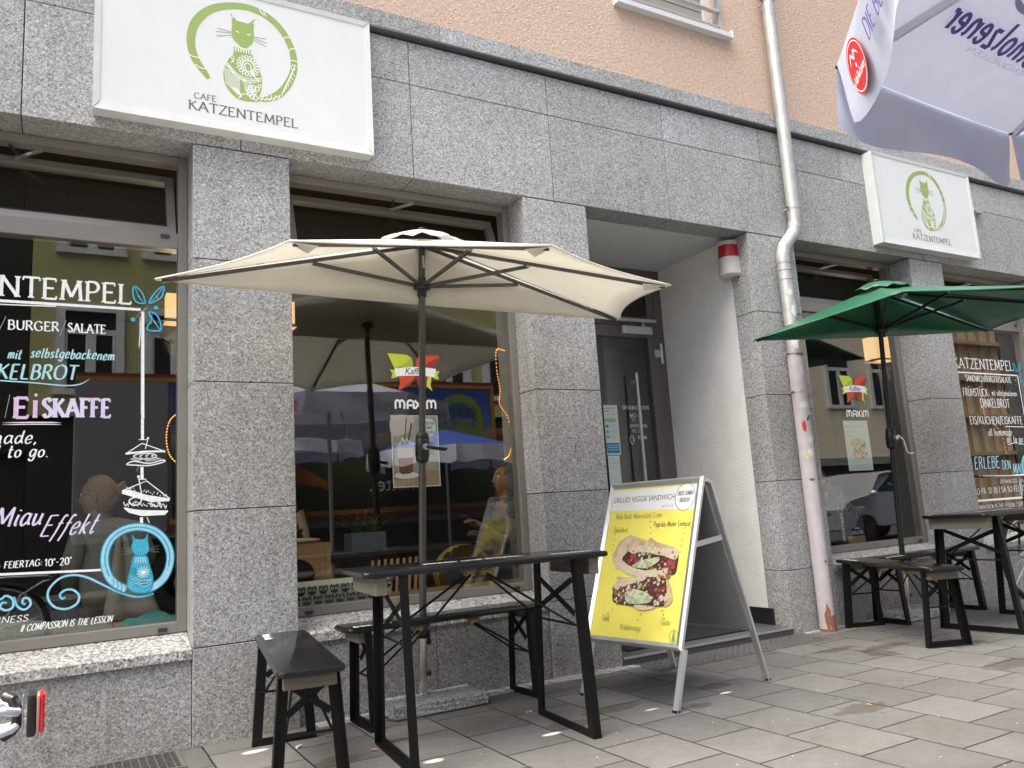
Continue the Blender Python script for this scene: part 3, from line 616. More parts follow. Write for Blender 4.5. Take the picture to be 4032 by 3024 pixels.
# shop windows
YG = 4.470
WIN = [(-1.0, .571), (1.078, 2.60), (5.145, 6.648), (7.135, 8.72)]
WLAB = ['shop window painted with white and pink menu lettering, behind the near pillar', 'shop window with butterfly sticker above a coffee poster', 'shop window with butterfly sticker above a pale sandwich poster', 'far shop window with white painted menu lettering']
panes = []; windows = []
for (x0, x1), lab in zip(WIN, WLAB):
    mb = MB(); f = .047; y0, y1 = 4.447, 4.53
    mb.cbox(x0+.001, x0+f, y0, y1, .514, 3.046, 'window_metal', .003); mb.cbox(x1-f, x1-.001, y0, y1, .514, 3.046, 'window_metal', .003)
    for z0, z1 in ((.514, .566), (2.516, 2.605), (3.0, 3.046)): mb.cbox(x0+f, x1-f, y0+.001, y1, z0, z1, 'window_metal', .003)
    win = mb.build('window', house); win['label'] = lab
    mb = MB(); mb.box(x0+f+.0005, x1-f-.0005, YG, YG+.008, .5665, 2.5155, 'shop_glass'); panes.append(mb.build('pane', win))
    mb = MB()
    for x in (x0+.11, x1-.115):
        for z in (.533, 2.58): mb.cbox(x-.022, x+.022, 4.438, 4.449, z-.008, z+.012, 'dark_metal', .003)
    mb.build('vent_cap', win)
    # tilted top sash, leaning into the room
    M = Matrix.Translation((0, 4.462, 2.61)) @ Matrix.Rotation(-rad(20), 4, 'X'); a, b, h = x0+f+.010, x1-f-.010, .40; s_ = .042
    mb = MB()
    for X0, X1, z0, z1 in ((a, b, 0, s_), (a, b, h-s_, h), (a, a+s_, s_, h-s_), (b-s_, b, s_, h-s_)): mb.box(X0, X1, 0, .045, z0, z1, 'window_metal', M)
    mb.box(a+s_, b-s_, -.002, .01, s_, s_+.008, 'rubber', M)
    sash = mb.build('sash', win)
    mb = MB(); mb.box(a+s_, b-s_, .02, .028, s_, h-s_, 'plain_glass', M); mb.build('sash_pane', win)
    mb = MB(); xm = (x0+x1)/2-.05; mb.beam((xm, 4.49, 3.0), (xm+.04, 4.60, 2.985), .012, .02, 'dark_metal'); mb.beam((xm+.14, 4.5, 2.995), (xm+.02, 4.59, 2.97), .012, .016, 'silver'); mb.build('stay', win)
    windows.append(win)
    # granite sill and the recessed panel under it
    mb = MB(); vs = [(x, y, z) for x in (x0+.004, x1-.004) for y, z in ((4.254, .403), (4.254, .446), (4.46, .513), (4.46, .403))]
    mb.add(vs, [(0, 1, 2, 3), (7, 6, 5, 4), (0, 4, 5, 1), (1, 5, 6, 2), (2, 6, 7, 3), (3, 7, 4, 0)], 'granite_sill'); mb.build('window_sill', house)
    mb = MB(); xm = x0+.775
    mb.cbox(x0+.003, xm-.002, 4.276, 4.44, -.02, .401, 'granite', .002); mb.cbox(xm+.002, x1-.003, 4.276, 4.44, -.02, .401, 'granite', .002)
    mb.box(x0+.001, x1-.001, 4.29, 4.45, 0, .402, 'joint'); mb.build('base_panel', house)

# doorway
mb = MB()
mb.box(4.633, 4.75, 4.4605, 5.40, .04, 3.06, 'white_plaster'); mb.box(2.98, 3.10, 4.4605, 5.40, .04, 3.06, 'white_plaster')
mb.build('doorway_wall', house)
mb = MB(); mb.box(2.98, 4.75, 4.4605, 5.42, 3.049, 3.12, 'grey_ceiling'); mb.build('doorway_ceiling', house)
mb = MB(); mb.cbox(3.103, 4.63, 4.236, 5.42, -.02, .055, 'step_stone', .004); mb.box(3.103, 4.63, 4.228, 4.2355, .045, .058, 'alu'); mb.box(3.11, 4.62, 4.2365, 4.26, -.02, .03, 'mortar'); mb.build('doorstep', house)
mb = MB(); mb.box(4.618, 4.6335, 4.405, 5.33, .056, .175, 'tile_black'); mb.build('skirting', house)
mb = MB(); yd = 5.33
mb.cbox(4.553, 4.632, yd, yd+.07, .056, 3.046, 'door_metal', .004); mb.cbox(3.101, 3.18, yd, yd+.07, .056, 3.046, 'door_metal', .004)
mb.cbox(3.18, 4.553, yd, yd+.07, 2.53, 2.61, 'door_metal', .004); mb.cbox(3.18, 4.553, yd, yd+.07, 2.97, 3.046, 'door_metal', .004)
mb.cbox(4.47, 4.553, yd+.01, yd+.06, 2.61, 2.97, 'door_metal', .004); mb.box(3.18, 4.47, yd+.03, yd+.036, 2.61, 2.97, 'plain_glass')
door = mb.build('door', house)
mb = MB()
for x0, x1, z0, z1 in ((4.445, 4.548, .07, 2.525), (3.185, 3.29, .07, 2.525), (3.29, 4.445, 2.425, 2.525), (3.29, 4.445, .07, .22)): mb.cbox(x0, x1, yd-.006, yd+.05, z0, z1, 'door_metal', .004)
mb.build('door_leaf', door)
mb = MB(); mb.box(3.29, 4.445, yd+.02, yd+.028, .22, 2.425, 'shop_glass'); mb.build('door_pane', door)
mb = MB(); mb.cbox(4.14, 4.46, yd-.055, yd-.007, 2.445, 2.515, 'alu', .006); mb.beam((3.98, yd-.03, 2.565), (4.52, yd-.03, 2.572), .03, .028, 'silver'); mb.beam((4.38, yd-.03, 2.515), (4.38, yd-.03, 2.565), .02, .02, 'silver'); mb.build('door_closer', door)
mb = MB(); mb.tube([(4.575, yd-.012, 2.20), (4.575, yd-.012, 2.38)], .014, 'alu', 10); mb.cbox(4.50, 4.575, yd-.016, yd-.006, 2.255, 2.325, 'alu', .003); mb.build('hinge', door)
mb = MB(); mb.tube([(4.235, yd-.06, .95), (4.235, yd-.06, 2.1)], .013, 'alu', 10); mb.box(4.23, 4.24, yd-.06, yd+.02, 1.0, 1.03, 'alu'); mb.box(4.23, 4.24, yd-.06, yd+.02, 2.02, 2.05, 'alu'); mb.build('door_handle', door)
mb = MB(); mp = wallmap(yd+.018)
for t, a, b, z, c in (('ÖFFNUNGSZEITEN:', 4.118, 4.405, 1.798, .032), ('MO-FR', 4.19, 4.325, 1.729, .034), ('12-20', 4.205, 4.316, 1.695, .027), ('SA+FEIERTAG', 4.182, 4.366, 1.645, .028), ('10-20', 4.20, 4.31, 1.602, .027)):
    hand(mb, t, a, b, z, c, mp, 'paint_white', .13, jit=.03)
printed(mb, 'fritz-kola', 4.255, 4.35, 1.547, .03, mp, 'paint_white', .02)
mb.stroke([(4.20, 1.58), (4.175, 1.56), (4.175, 1.52), (4.20, 1.50)], .006, mp, 'paint_white')
mb.stroke([(4.2, 1.565), (4.21, 1.545), (4.2, 1.52)], .008, mp, 'paint_white'); mb.build('lettering', door)

# the room behind the glass
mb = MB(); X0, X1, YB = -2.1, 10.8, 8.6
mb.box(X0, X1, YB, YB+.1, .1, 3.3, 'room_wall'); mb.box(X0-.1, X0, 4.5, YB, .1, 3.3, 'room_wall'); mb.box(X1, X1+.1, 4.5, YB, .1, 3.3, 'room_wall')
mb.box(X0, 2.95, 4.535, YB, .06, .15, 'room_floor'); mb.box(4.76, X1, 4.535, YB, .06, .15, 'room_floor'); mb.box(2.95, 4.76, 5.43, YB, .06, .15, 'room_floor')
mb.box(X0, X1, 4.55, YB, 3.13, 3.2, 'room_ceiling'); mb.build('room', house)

# ------------------------------------------------------------------ painted window lettering
def rosette(mb, mp, dx, dz=0.):
    Q = lambda P: [(x+dx, z+dz) for x, z in P]
    for P, vein in (([(.312,2.295),(.305,2.255),(.321,2.213),(.359,2.206),(.363,2.221),(.347,2.267)], [(.359,2.208),(.335,2.24),(.316,2.285)]),
                    ([(.453,2.307),(.45,2.267),(.436,2.239),(.386,2.208),(.394,2.24),(.421,2.282)], [(.388,2.21),(.42,2.25),(.448,2.30)]),
                    ([(.383,2.161),(.425,2.142),(.441,2.069),(.383,2.062),(.376,2.083),(.395,2.114)], [(.385,2.155),(.41,2.11),(.436,2.07)])):
        mb.stroke(Q(P), .008, mp, 'paint_sky', closed=True); mb.stroke(Q(vein), .005, mp, 'paint_sky')
        for t in (.35, .65):
            i = vein[1]; mb.stroke(Q([i, (i[0]-.018+.03*t, i[1]+.006)]), .003, mp, 'paint_pale', False); mb.stroke(Q([i, (i[0]+.012*t, i[1]-.022*t)]), .003, mp, 'paint_pale', False)
    for x, z in ((.417, 2.187), (.307, 2.116)): mb.poly(Q([(x+.011*math.cos(a*.4), z+.011*math.sin(a*.4)) for a in range(16)]), mp, 'paint_sky')
    mb.stroke(Q([(.382,2.2),(.322,2.131)]), .005, mp, 'paint_white', False, taper=True); mb.stroke(Q([(.373,2.18),(.337,2.154)]), .006, mp, 'paint_white', False, taper=True)
def window_cat(mb, mp, dx, dz=0.):
    Q = lambda P: [(x+dx, z+dz) for x, z in P]
    RING = [(.291,.747),(.251,.772),(.215,.813),(.195,.882),(.2,.949),(.23,1.005),(.283,1.039),(.346,1.047),(.411,1.027),(.462,.979),(.491,.907),(.486,.838),(.459,.781),(.413,.746),(.37,.735)]
    mb.stroke(Q(RING), lambda t: .040, mp, 'paint_teal'); mb.stroke(Q(RING), lambda t: .030, mp, 'paint_pale')
    mb.stroke(Q([(x*.985+.005, z*.99+.01) for x, z in RING[2:12]]), .008, mp, 'paint_sky')
    for i in range(4): mb.stroke(Q([(.285-.018*i, .728+.011*i+i*i*.001), (.292-.018*i, .748+.011*i), (.285-.018*i, .768+.012*i)]), .004, mp, 'paint_teal')
    B = [(.328,.908),(.379,.904),(.395,.855),(.411,.795),(.408,.746),(.386,.724),(.34,.726),(.304,.747),(.297,.777),(.308,.834)]
    mb.poly(Q(B), mp, 'paint_sky', True); mb.stroke(Q(B), .005, mp, 'paint_teal', closed=True)
    H = [(.315,1.014),(.33,.988),(.350,.985),(.372,.985),(.385,1.012),(.387,.975),(.391,.944),(.384,.915),(.355,.903),(.325,.918),(.314,.95),(.319,.974)]
    mb.poly(Q(H), mp, 'paint_sky'); mb.stroke(Q(H[4:]), .004, mp, 'paint_teal')
    mb.stroke(Q([(.316,1.008),(.324,.985),(.32,.972)]), .005, mp, 'paint_teal'); mb.stroke(Q([(.384,1.008),(.378,.985),(.385,.975)]), .005, mp, 'paint_teal')
    for x in (.34, .365): mb.stroke(Q([(x-.006,.952),(x,.949),(x+.007,.953)]), .003, mp, 'paint_teal')
    mb.stroke(Q([(.338,.926),(.352,.92),(.368,.927)]), .003, mp, 'paint_teal')
    for sx in (-1, 1):
        for k in range(3): mb.stroke(Q([(.353+sx*.032, .938-k*.006), (.353+sx*.085, .948-k*.016)]), .003, mp, 'paint_white', False, taper=True)
    for k in range(5): mb.stroke(Q([(.335+k*.010,.898),(.332+k*.0115,.868)]), .006, mp, 'paint_pale', False)
    cx, cz = .368, .822; mb.poly(Q([(cx+.034*math.cos(a*.4), cz+.034*math.sin(a*.4)) for a in range(16)]), mp, 'paint_teal')
    for k in range(13):
        a = k*2*math.pi/13; mb.stroke(Q([(cx+.012*math.cos(a), cz+.012*math.sin(a)), (cx+.031*math.cos(a), cz+.031*math.sin(a))]), .007, mp, 'paint_pale', False)
    mb.poly(Q([(cx+.011*math.cos(a*.4), cz+.01*math.sin(a*.4)) for a in range(16)]), mp, 'paint_white')
    for k in range(5): mb.stroke(Q([(.302+k*.004,.758+k*.008),(.335,.772+k*.006),(.37-k*.004,.752+k*.008),(.405,.765+k*.004)]), .004, mp, 'paint_teal' if k % 2 else 'paint_pale')
    mb.stroke(Q([(.315,.83),(.322,.85),(.332,.835),(.325,.82)]), .006, mp, 'paint_teal', closed=True)
def sandwich(mb, mp, dx, dz=0.):
    Q = lambda P: [(x+dx, z+dz) for x, z in P]
    mb.poly(Q([(.281,1.418),(.356,1.468),(.466,1.427),(.466,1.419),(.40,1.424),(.285,1.41)]), mp, 'ink_black')
    mb.stroke(Q([(.281,1.415),(.356,1.468),(.466,1.424)]), .005, mp, 'paint_white', False); mb.stroke(Q([(.281,1.416),(.37,1.425),(.466,1.425)]), .010, mp, 'paint_white')
    mb.stroke(Q([(.318,1.403),(.345,1.415),(.40,1.414),(.425,1.402),(.40,1.39),(.345,1.39)]), .005, mp, 'paint_white', closed=True)
    for x in (.345, .372, .40): mb.stroke(Q([(x,1.402),(x+.016,1.41)]), .004, mp, 'paint_white', False); mb.stroke(Q([(x,1.402),(x+.012,1.394)]), .003, mp, 'paint_white', False)
    mb.poly(Q([(.298,1.388),(.32,1.398),(.36,1.384),(.34,1.374)]), mp, 'paper_grey'); mb.poly(Q([(.365,1.384),(.43,1.396),(.455,1.385),(.38,1.372)]), mp, 'paper_grey')
    mb.stroke(Q([(.286,1.362),(.32,1.377),(.389,1.365),(.455,1.38),(.458,1.37),(.39,1.354),(.32,1.358)]), .006, mp, 'paint_white', closed=True)
    mb.stroke(Q([(.384,1.492),(.372,1.439)]), .004, mp, 'paint_white', False); mb.stroke(Q([(.343,1.353),(.332,1.326)]), .006, mp, 'paint_white', False, taper=True)
    mb.poly(Q([(.384+.006*math.cos(a), 1.494+.006*math.sin(a)) for a in range(6)]), mp, 'paint_white')
    mb.stroke(Q([(.267,1.23),(.379,1.276),(.49,1.18)]), .005, mp, 'paint_white', False)
    mb.poly(Q([(.267,1.232),(.30,1.235),(.38,1.205),(.49,1.182),(.486,1.168),(.40,1.168),(.30,1.204),(.267,1.216)]), mp, 'paint_white')
    for k in range(26):
        t = random.random(); x = .275+.2*t; z = 1.238-.05*t+random.random()*.016; mb.poly(Q([(x+.003*math.cos(a*1.2), z+.003*math.sin(a*1.2)) for a in range(5)]), mp, 'paint_white')
    for k in range(9):
        x = .275+.022*k; mb.stroke(Q([(x,1.175-.003*k),(x+.008,1.155+.008*(k % 2)),(x+.018,1.165-.004*k),(x+.022,1.15)]), .004, mp, 'paint_white')
    mb.stroke(Q([(.30,1.18),(.325,1.195),(.355,1.185),(.345,1.16),(.315,1.158)]), .006, mp, 'paint_white', closed=True)
    for k in range(3): mb.stroke(Q([(.33,1.176),(.315+.016*k,1.164)]), .003, mp, 'paint_white', False)
    mb.stroke(Q([(.40,1.165),(.43,1.17),(.445,1.155),(.42,1.145)]), .005, mp, 'paint_white', closed=True)
    mb.stroke(Q([(.277,1.145),(.35,1.128),(.48,1.118)]), .007, mp, 'paint_white'); mb.poly(Q([(.277,1.142),(.30,1.135),(.42,1.122),(.483,1.118),(.466,1.10),(.36,1.10),(.30,1.12)]), mp, 'paint_white')
    mb.stroke(Q([(.342,1.297),(.356,1.211)]), .005, mp, 'paint_white', False); mb.stroke(Q([(.382,1.094),(.394,1.064)]), .004, mp, 'paint_white', False)
    mb.poly(Q([(.342+.008*math.cos(a), 1.299+.007*math.sin(a)) for a in range(6)]), mp, 'paint_white')
    for a, b in ((1.594, 1.487), (1.347, 1.285), (1.094, 1.058)): mb.stroke(Q([(.357, a), (.358, b)]), .014, mp, 'paint_white', False); mb.stroke(Q([(.34, b), (.378, b)]), .004, mp, 'paint_white', False)
mb = MB(); mp = wallmap(YG-.001)
W_ = 'paint_white'
hand(mb, 'KATZENTEMPEL', -.712, .298, 2.2, .103, mp, W_, .15, serif=True, nib=.45)
mb.stroke([(-.75, 2.176), (-.28, 2.174), (.344, 2.173)], .014, mp, W_, False); mb.stroke([(-.72, 2.152), (-.28, 2.156), (-.042, 2.163)], .006, mp, W_); mb.stroke([(-.10, 2.157), (.12, 2.163)], .004, mp, W_, False, taper=True)
mb.stroke([(.354, 2.163), (.359, 1.596)], .0145, mp, W_, False); mb.stroke([(.3465, 2.14), (.3505, 1.62)], .003, mp, 'paint_pale', False); mb.stroke([(.341, 2.137), (.342, 2.05), (.337, 1.965)], .005, mp, W_, taper=True)
hand(mb, 'SANDWICH', -.62, -.30, 2.033, .046, mp, W_, .16, serif=True); hand(mb, 'BURGER', -.242, -.027, 2.034, .046, mp, W_, .17, serif=True, jit=.03); hand(mb, 'SALATE', .013, .181, 2.034, .045, mp, W_, .16, serif=True, jit=.03)
for a, b in (((.003, 2.093), (-.023, 2.01)), ((-.252, 2.097), (-.28, 2.02))): mb.stroke([a, b], .010, mp, 'paint_cyan', False, taper=True)
hand(mb, 'FRÜHSTÜCK:', -.72, -.30, 1.89, .05, mp, 'paint_cyan', .13); hand(mb, 'mit', -.24, -.186, 1.888, .048, mp, 'paint_cyan', .15, slant=.2, jit=.03); hand(mb, 'selbstgebackenem', -.145, .222, 1.898, .049, mp, 'paint_cyan', .15, slant=.2, jit=.06)
hand(mb, 'DINKELBROT', -.415, .055, 1.79, .072, mp, 'paint_cyan', .16, slant=.16, nib=.6, jit=.03)
mb.stroke([(-.42,1.785),(-.266,1.779),(-.135,1.772),(.002,1.761),(.071,1.769),(.113,1.797)], .006, mp, 'paint_cyan', taper=True)
hand(mb, 'EIS/KUCHEN', -.75, -.28, 1.6, .095, mp, 'paint_lilac', .14, serif=True); mb.stroke([(-.224, 1.711), (-.241, 1.598)], .010, mp, 'paint_cyan', False, taper=True)
hand(mb, 'E', -.205, -.145, 1.6, .096, mp, 'paint_pink', .22, serif=True, nib=.5); hand(mb, 'I', -.125, -.11, 1.602, .08, mp, 'paint_pink', .24, nib=.3, serif=True); mb.stroke([(-.118, 1.705), (-.114, 1.718)], .012, mp, 'paint_pink', False)
hand(mb, 'SKAFFE', -.085, .21, 1.605, .09, mp, 'paint_lilac', .21, serif=True, nib=.5, jit=.02); mb.stroke([(.07, 1.698), (.16, 1.694)], .007, mp, 'paint_pink', False)
for z in (1.575, 1.566): mb.stroke([(-.25, z), (-.10, z+.002), (-.006, z)], .0045, mp, W_, taper=True)
hand(mb, 'all homemade,', -.60, -.109, 1.476, .062, mp, W_, .13, slant=.2, jit=.03); hand(mb, 'all to go.', -.33, -.059, 1.41, .058, mp, W_, .14, slant=.2, jit=.03)
hand(mb, 'Erlebe den', -.75, -.33, 1.09, .085, mp, 'paint_lilac', .13, slant=.2); hand(mb, 'Miau', -.275, -.082, 1.085, .088, mp, 'paint_lilac', .135, slant=.32, jit=.02); hand(mb, 'Effekt', -.085, .142, 1.030, .095, mp, 'paint_lilac', .10, slant=.45)
hand(mb, 'MO-FR: 12-20 | SA SO +', -.80, -.235, .892, .028, mp, W_, .14, slant=.1); hand(mb, 'FEIERTAG:', -.222, -.072, .892, .030, mp, W_, .17, slant=.12, jit=.05); hand(mb, '10°-20°', -.058, .052, .888, .034, mp, W_, .16, jit=.04)
mb.stroke([(-.8, .886), (-.237, .867), (.18, .85)], .011, mp, W_, False); mb.stroke([(.178, .862), (.186, .838)], .004, mp, W_, False)
for P in ([(.417,.714),(.344,.705),(.262,.735),(.191,.778),(.121,.82),(.062,.837),(.005,.826),(-.037,.782),(-.04,.735),(-.011,.695),(.037,.682),(.079,.701),(.088,.737),(.064,.766),(.03,.77),(.008,.751),(.016,.732),(.031,.736)],
          [(-.30,.76),(-.233,.755),(-.211,.768),(-.183,.75),(-.182,.714),(-.209,.703),(-.232,.719),(-.222,.738),(-.205,.735)], [(-.179,.76),(-.164,.717),(-.136,.698),(-.112,.716),(-.117,.743),(-.138,.75),(-.144,.73),(-.131,.721)]):
    mb.stroke(P, .011, mp, 'paint_sky'); mb.stroke(P, .008, mp, 'paint_pale', taper=True)
hand(mb, 'SUPPORT YOUR LOCAL BUSINESS', -.85, -.121, .646, .028, mp, W_, .14, slant=.2, jit=.05); hand(mb, '# COMPASSION IS THE LESSON', -.149, .231, .600, .030, mp, W_, .15, slant=.25, jit=.06)
rosette(mb, mp, 0); sandwich(mb, mp, 0); window_cat(mb, mp, 0)
mb.build('lettering', windows[0])
# far window: the same menu written by another hand
mb = MB()
hand(mb, 'KATZENTEMPEL', 7.46, 8.47, 2.103, .10, mp, W_, .13, serif=True, jit=.02); mb.stroke([(7.45, 2.06), (8.52, 2.055)], .013, mp, W_, False); mb.stroke([(8.53, 2.055), (8.54, 1.4)], .014, mp, W_, False)
hand(mb, 'SANDWICH/BURGER/SALATE', 7.62, 8.40, 1.975, .06, mp, W_, .13, jit=.03); hand(mb, 'FRÜHSTÜCK:', 7.54, 7.97, 1.83, .075, mp, W_, .12); hand(mb, 'mit selbstgebackenem', 8.02, 8.46, 1.84, .055, mp, W_, .1)
hand(mb, 'DINKELBROT', 7.80, 8.30, 1.72, .085, mp, W_, .12); hand(mb, 'EIS/KUCHEN/EISKAFFE', 7.58, 8.48, 1.555, .075, mp, W_, .13, jit=.03); mb.stroke([(8.16, 1.53), (8.5, 1.525)], .008, mp, W_, False)
hand(mb, 'all homemade', 7.85, 8.26, 1.44, .07, mp, W_, .1); hand(mb, 'all to go', 8.15, 8.43, 1.37, .07, mp, W_, .11); mb.stroke([(8.16, 1.35), (8.3, 1.365), (8.46, 1.345)], .006, mp, W_)
hand(mb, 'ERLEBE', 7.54, 7.95, 1.13, .11, mp, 'paint_pale', .13, slant=.15, jit=.03); hand(mb, 'DEN', 8.0, 8.14, 1.11, .085, mp, 'paint_pale', .13); hand(mb, 'MIAU EFFEKT', 8.17, 8.62, 1.06, .1, mp, 'paint_pale', .12, slant=.15)
hand(mb, 'ÖFFNUNGSZEITEN', 7.92, 8.32, .975, .035, mp, W_, .12); hand(mb, 'MO-FR: 12-20 | SA SO FEIERTAG: 10-20', 7.46, 8.62, .89, .055, mp, W_, .13, jit=.03); mb.stroke([(7.3, .83), (8.66, .825)], .02, mp, W_, False)
hand(mb, 'COMPASSION IS THE LESSON / SUPPORT YOUR', 7.46, 8.5, .745, .04, mp, W_, .12, jit=.05); hand(mb, 'LOCAL BUSINESS', 8.2, 8.6, .69, .04, mp, W_, .12); rosette(mb, mp, 8.17, -.11); window_cat(mb, mp, 8.15, .2)
mb.build('lettering', windows[3])
# butterfly stickers with the coffee brand
def butterfly(win, dx, dz, k):
    mb = MB(); mp = wallmap(YG-.001); Q = lambda P: [(1.87+dx+(x-1.87)*k, 1.88+dz+(z-1.88)*k) for x, z in P]
    mb.poly(Q([(1.703,1.998),(1.766,1.996),(1.829,1.993),(1.864,1.964),(1.867,1.90),(1.80,1.915),(1.749,1.915),(1.742,1.942)]), mp, 'leaf_lime_d'); mb.poly(Q([(1.703,1.998),(1.766,1.996),(1.829,1.993),(1.86,1.972),(1.80,1.93),(1.746,1.90)]), mp, 'leaf_lime')
    mb.poly(Q([(1.884,1.90),(1.884,1.96),(1.906,1.983),(1.947,1.992),(2.048,1.995),(2.029,1.953),(2.009,1.90)]), mp, 'leaf_red'); mb.poly(Q([(1.89,1.90),(2.044,1.993),(2.029,1.953),(2.009,1.90)]), mp, 'leaf_red_d')
    mb.poly(Q([(1.769,1.87),(1.776,1.816),(1.764,1.769),(1.838,1.80),(1.875,1.85),(1.875,1.87)]), mp, 'leaf_red'); mb.poly(Q([(1.764,1.769),(1.838,1.80),(1.875,1.85)]), mp, 'leaf_red_d')
    mb.poly(Q([(1.878,1.87),(1.892,1.801),(1.946,1.785),(1.985,1.82),(1.985,1.87)]), mp, 'leaf_red_d'); mb.poly(Q([(1.95,1.80),(1.987,1.769),(1.975,1.812),(1.987,1.86),(1.96,1.86)]), mp, 'leaf_lime')
    for s_ in (-1, 1): mb.poly(Q([(1.878+s_*.12,1.895),(1.878+s_*.165,1.897),(1.878+s_*.148,1.872),(1.878+s_*.158,1.842),(1.878+s_*.12,1.85)]), mp, 'leaf_lime')
    mb.poly(Q([(1.743,1.904),(1.81,1.914),(1.88,1.918),(1.95,1.917),(2.018,1.91),(2.006,1.857),(1.94,1.864),(1.87,1.864),(1.81,1.862),(1.751,1.855)]), mp, 'paint_white')
    q = Q([(1.812, 1.872), (1.948, 1.872)]); printed(mb, 'Kaffee', q[0][0], q[1][0], q[0][1], .042*k, mp, 'ink_black', .004, .25)
    q = Q([(1.735, 1.658), (2.017, 1.658)])
    X0, X1, Z = q[0][0], q[1][0], q[0][1]; c = .055*k; sx = (X1-X0)/.282
    def L(o, pts, sm=True): mb.stroke([(X0+(o+a)*sx, Z+b*c) for a, b in pts], .0125*k, mp, 'paint_white', sm)
    for o in (0, .205):
        L(o, [(.007, 0), (.007, .7), (.02, .95), (.034, .7), (.034, .1)]); L(o, [(.034, .7), (.046, .95), (.062, .7), (.062, 0)])
    L(.078, [(.006, 0), (.006, .7), (.025, .95), (.045, .7), (.045, 0)]); L(.078, [(.006, .4), (.045, .4)], False)
    L(.132, [(.0, .95), (.042, 0)], False); L(.132, [(.042, .95), (.0, 0)], False); L(.186, [(.006, 0), (.006, .7)], False); L(.186, [(.006, .88), (.006, 1.05)], False)
    mb.build('sticker', win)
butterfly(windows[1], 0, 0, 1.0); butterfly(windows[2], 4.08, -.025, 1.06)
# ------------------------------------------------------------------ sign boxes and wall fittings
def sign(name, label, x0, yf):
    root = thing(name, label, 'sign', 'cat cafe sign boxes on the granite band', (x0+.73, YW, 3.1))
    x1 = x0+1.458; z0, z1 = 3.107, 3.957
    mb = MB(); mb.box(x0+.004, x1-.004, yf+.018, YW-.001, z0+.004, z1-.004, 'sign_frame'); mb.build('case', root)
    mb = MB(); f = .030          # mitred rim
    O = [(x0, z0), (x1, z0), (x1, z1), (x0, z1)]; I = [(x0+f, z0+f*1.3), (x1-f, z0+f*1.3), (x1-f, z1-f), (x0+f, z1-f)]
    for i in range(4):
        j = (i+1) % 4; g = .0006
        P = [O[i], O[j], I[j], I[i]]
        vs = [(x, yf if k < 2 else yf+.004, z) for k, (x, z) in enumerate(P)] + [(x, yf+.03, z) for x, z in P]
        mb.add(vs, [(0, 1, 2, 3), (4, 7, 6, 5), (0, 4, 5, 1), (1, 5, 6, 2), (2, 6, 7, 3), (3, 7, 4, 0)], 'sign_frame')
    for (a, b), (c, d) in zip(O, I): mb.beam((a, yf-.0006, b), (c, yf+.003, d), .0015, .001, 'joint', (0, 1, 0))
    mb.build('rim', root)
    mb = MB(); mb.box(x0+f-.004, x1-f+.004, yf+.008, yf+.016, z0+f, z1-f+.004, 'sign_white'); face = mb.build('face', root)
    mb = MB(); m0 = wallmap(yf+.0075); emblem(mb, lambda x, z, off: m0(x+x0, z+z0, off), 'logo_green', 'logo_white'); mb.build('emblem', face)
    mb = MB(); hand(mb, 'CAFE', x0+.473, x0+.583, z0+.154, .033, m0, 'sign_text', .16, serif=True, nib=.6); hand(mb, 'KATZENTEMPEL', x0+.446, x0+1.015, z0+.087, .052, m0, 'sign_text', .17, serif=True, nib=.62); mb.build('lettering', face)
    return root
sign('sign_box', 'white sign box with green cat emblem at top left, above the cream parasol', .093, 4.155)
sign('sign_box', 'white sign box with green cat emblem high on the wall right of the drainpipe', 6.166, 4.143)
t = thing('cable_conduit', 'short pale cable conduit with junction box on the granite right of the far sign', 'conduit', None, (7.8, YW, 3.6))
mb = MB(); mb.cbox(7.62, 7.80, 4.222, YW-.001, 3.645, 3.665, 'sign_frame', .003); mb.build('conduit', t)
mb = MB(); mb.cbox(7.80, 7.90, 4.205, YW-.001, 3.62, 3.68, 'zinc', .005); mb.build('junction_box', t)
t = thing('cable_conduit', 'pale cable conduit with junction box at top left beside the large sign', 'conduit', None, (0, YW, 3.8))
mb = MB(); mb.cbox(-.14, .09, 4.222, YW-.001, 3.905, 3.93, 'sign_frame', .003); mb.build('conduit', t)
mb = MB(); mb.cbox(-.24, -.14, 4.205, YW-.001, 3.90, 3.965, 'sign_frame', .005); mb.build('junction_box', t)

t = thing('drainpipe', 'grey metal drainpipe with a kink, stickers and a lilac painted lower end', 'drainpipe', None, (4.915, 4.175, 0))
YP = 4.172
mb = MB(); xs, xl = 5.107, 4.915
pts = [(xs, YP, 9)] + [(xs, YP, 3.26)] + [(xs-.002, YP, 3.17), (xs-.022, YP, 3.09), (xs-.065, YP, 3.035)] + [(xl+.065, YP, 2.975), (xl+.022, YP, 2.93), (xl+.004, YP, 2.87), (xl, YP, 2.80), (xl, YP, 2.02)]
mb.tube(pts, .0515, 'zinc', 24)
for z in (3.27, 2.80, 2.74, 2.665): mb.tube([(xs if z > 3 else xl, YP, z-.006), (xs if z > 3 else xl, YP, z+.006)], .0545, 'zinc', 24)
for a, b in (((xs-.02, 3.10), (xs-.004, 3.16)), ((xl+.004, 2.86), (xl+.02, 2.93))): mb.tube([(a[0], YP, a[1]), (a[0]+.003, YP, a[1]+.008)], .0535, 'zinc', 20)
mb.build('upper_pipe', t, angle=40)
mb = MB(); mb.tube([(xl, YP, 2.075), (xl, YP, -.01)], .0585, 'pipe_paint', 24); mb.tube([(xl, YP, .0), (xl, YP, .02)], .0605, 'rust', 24)
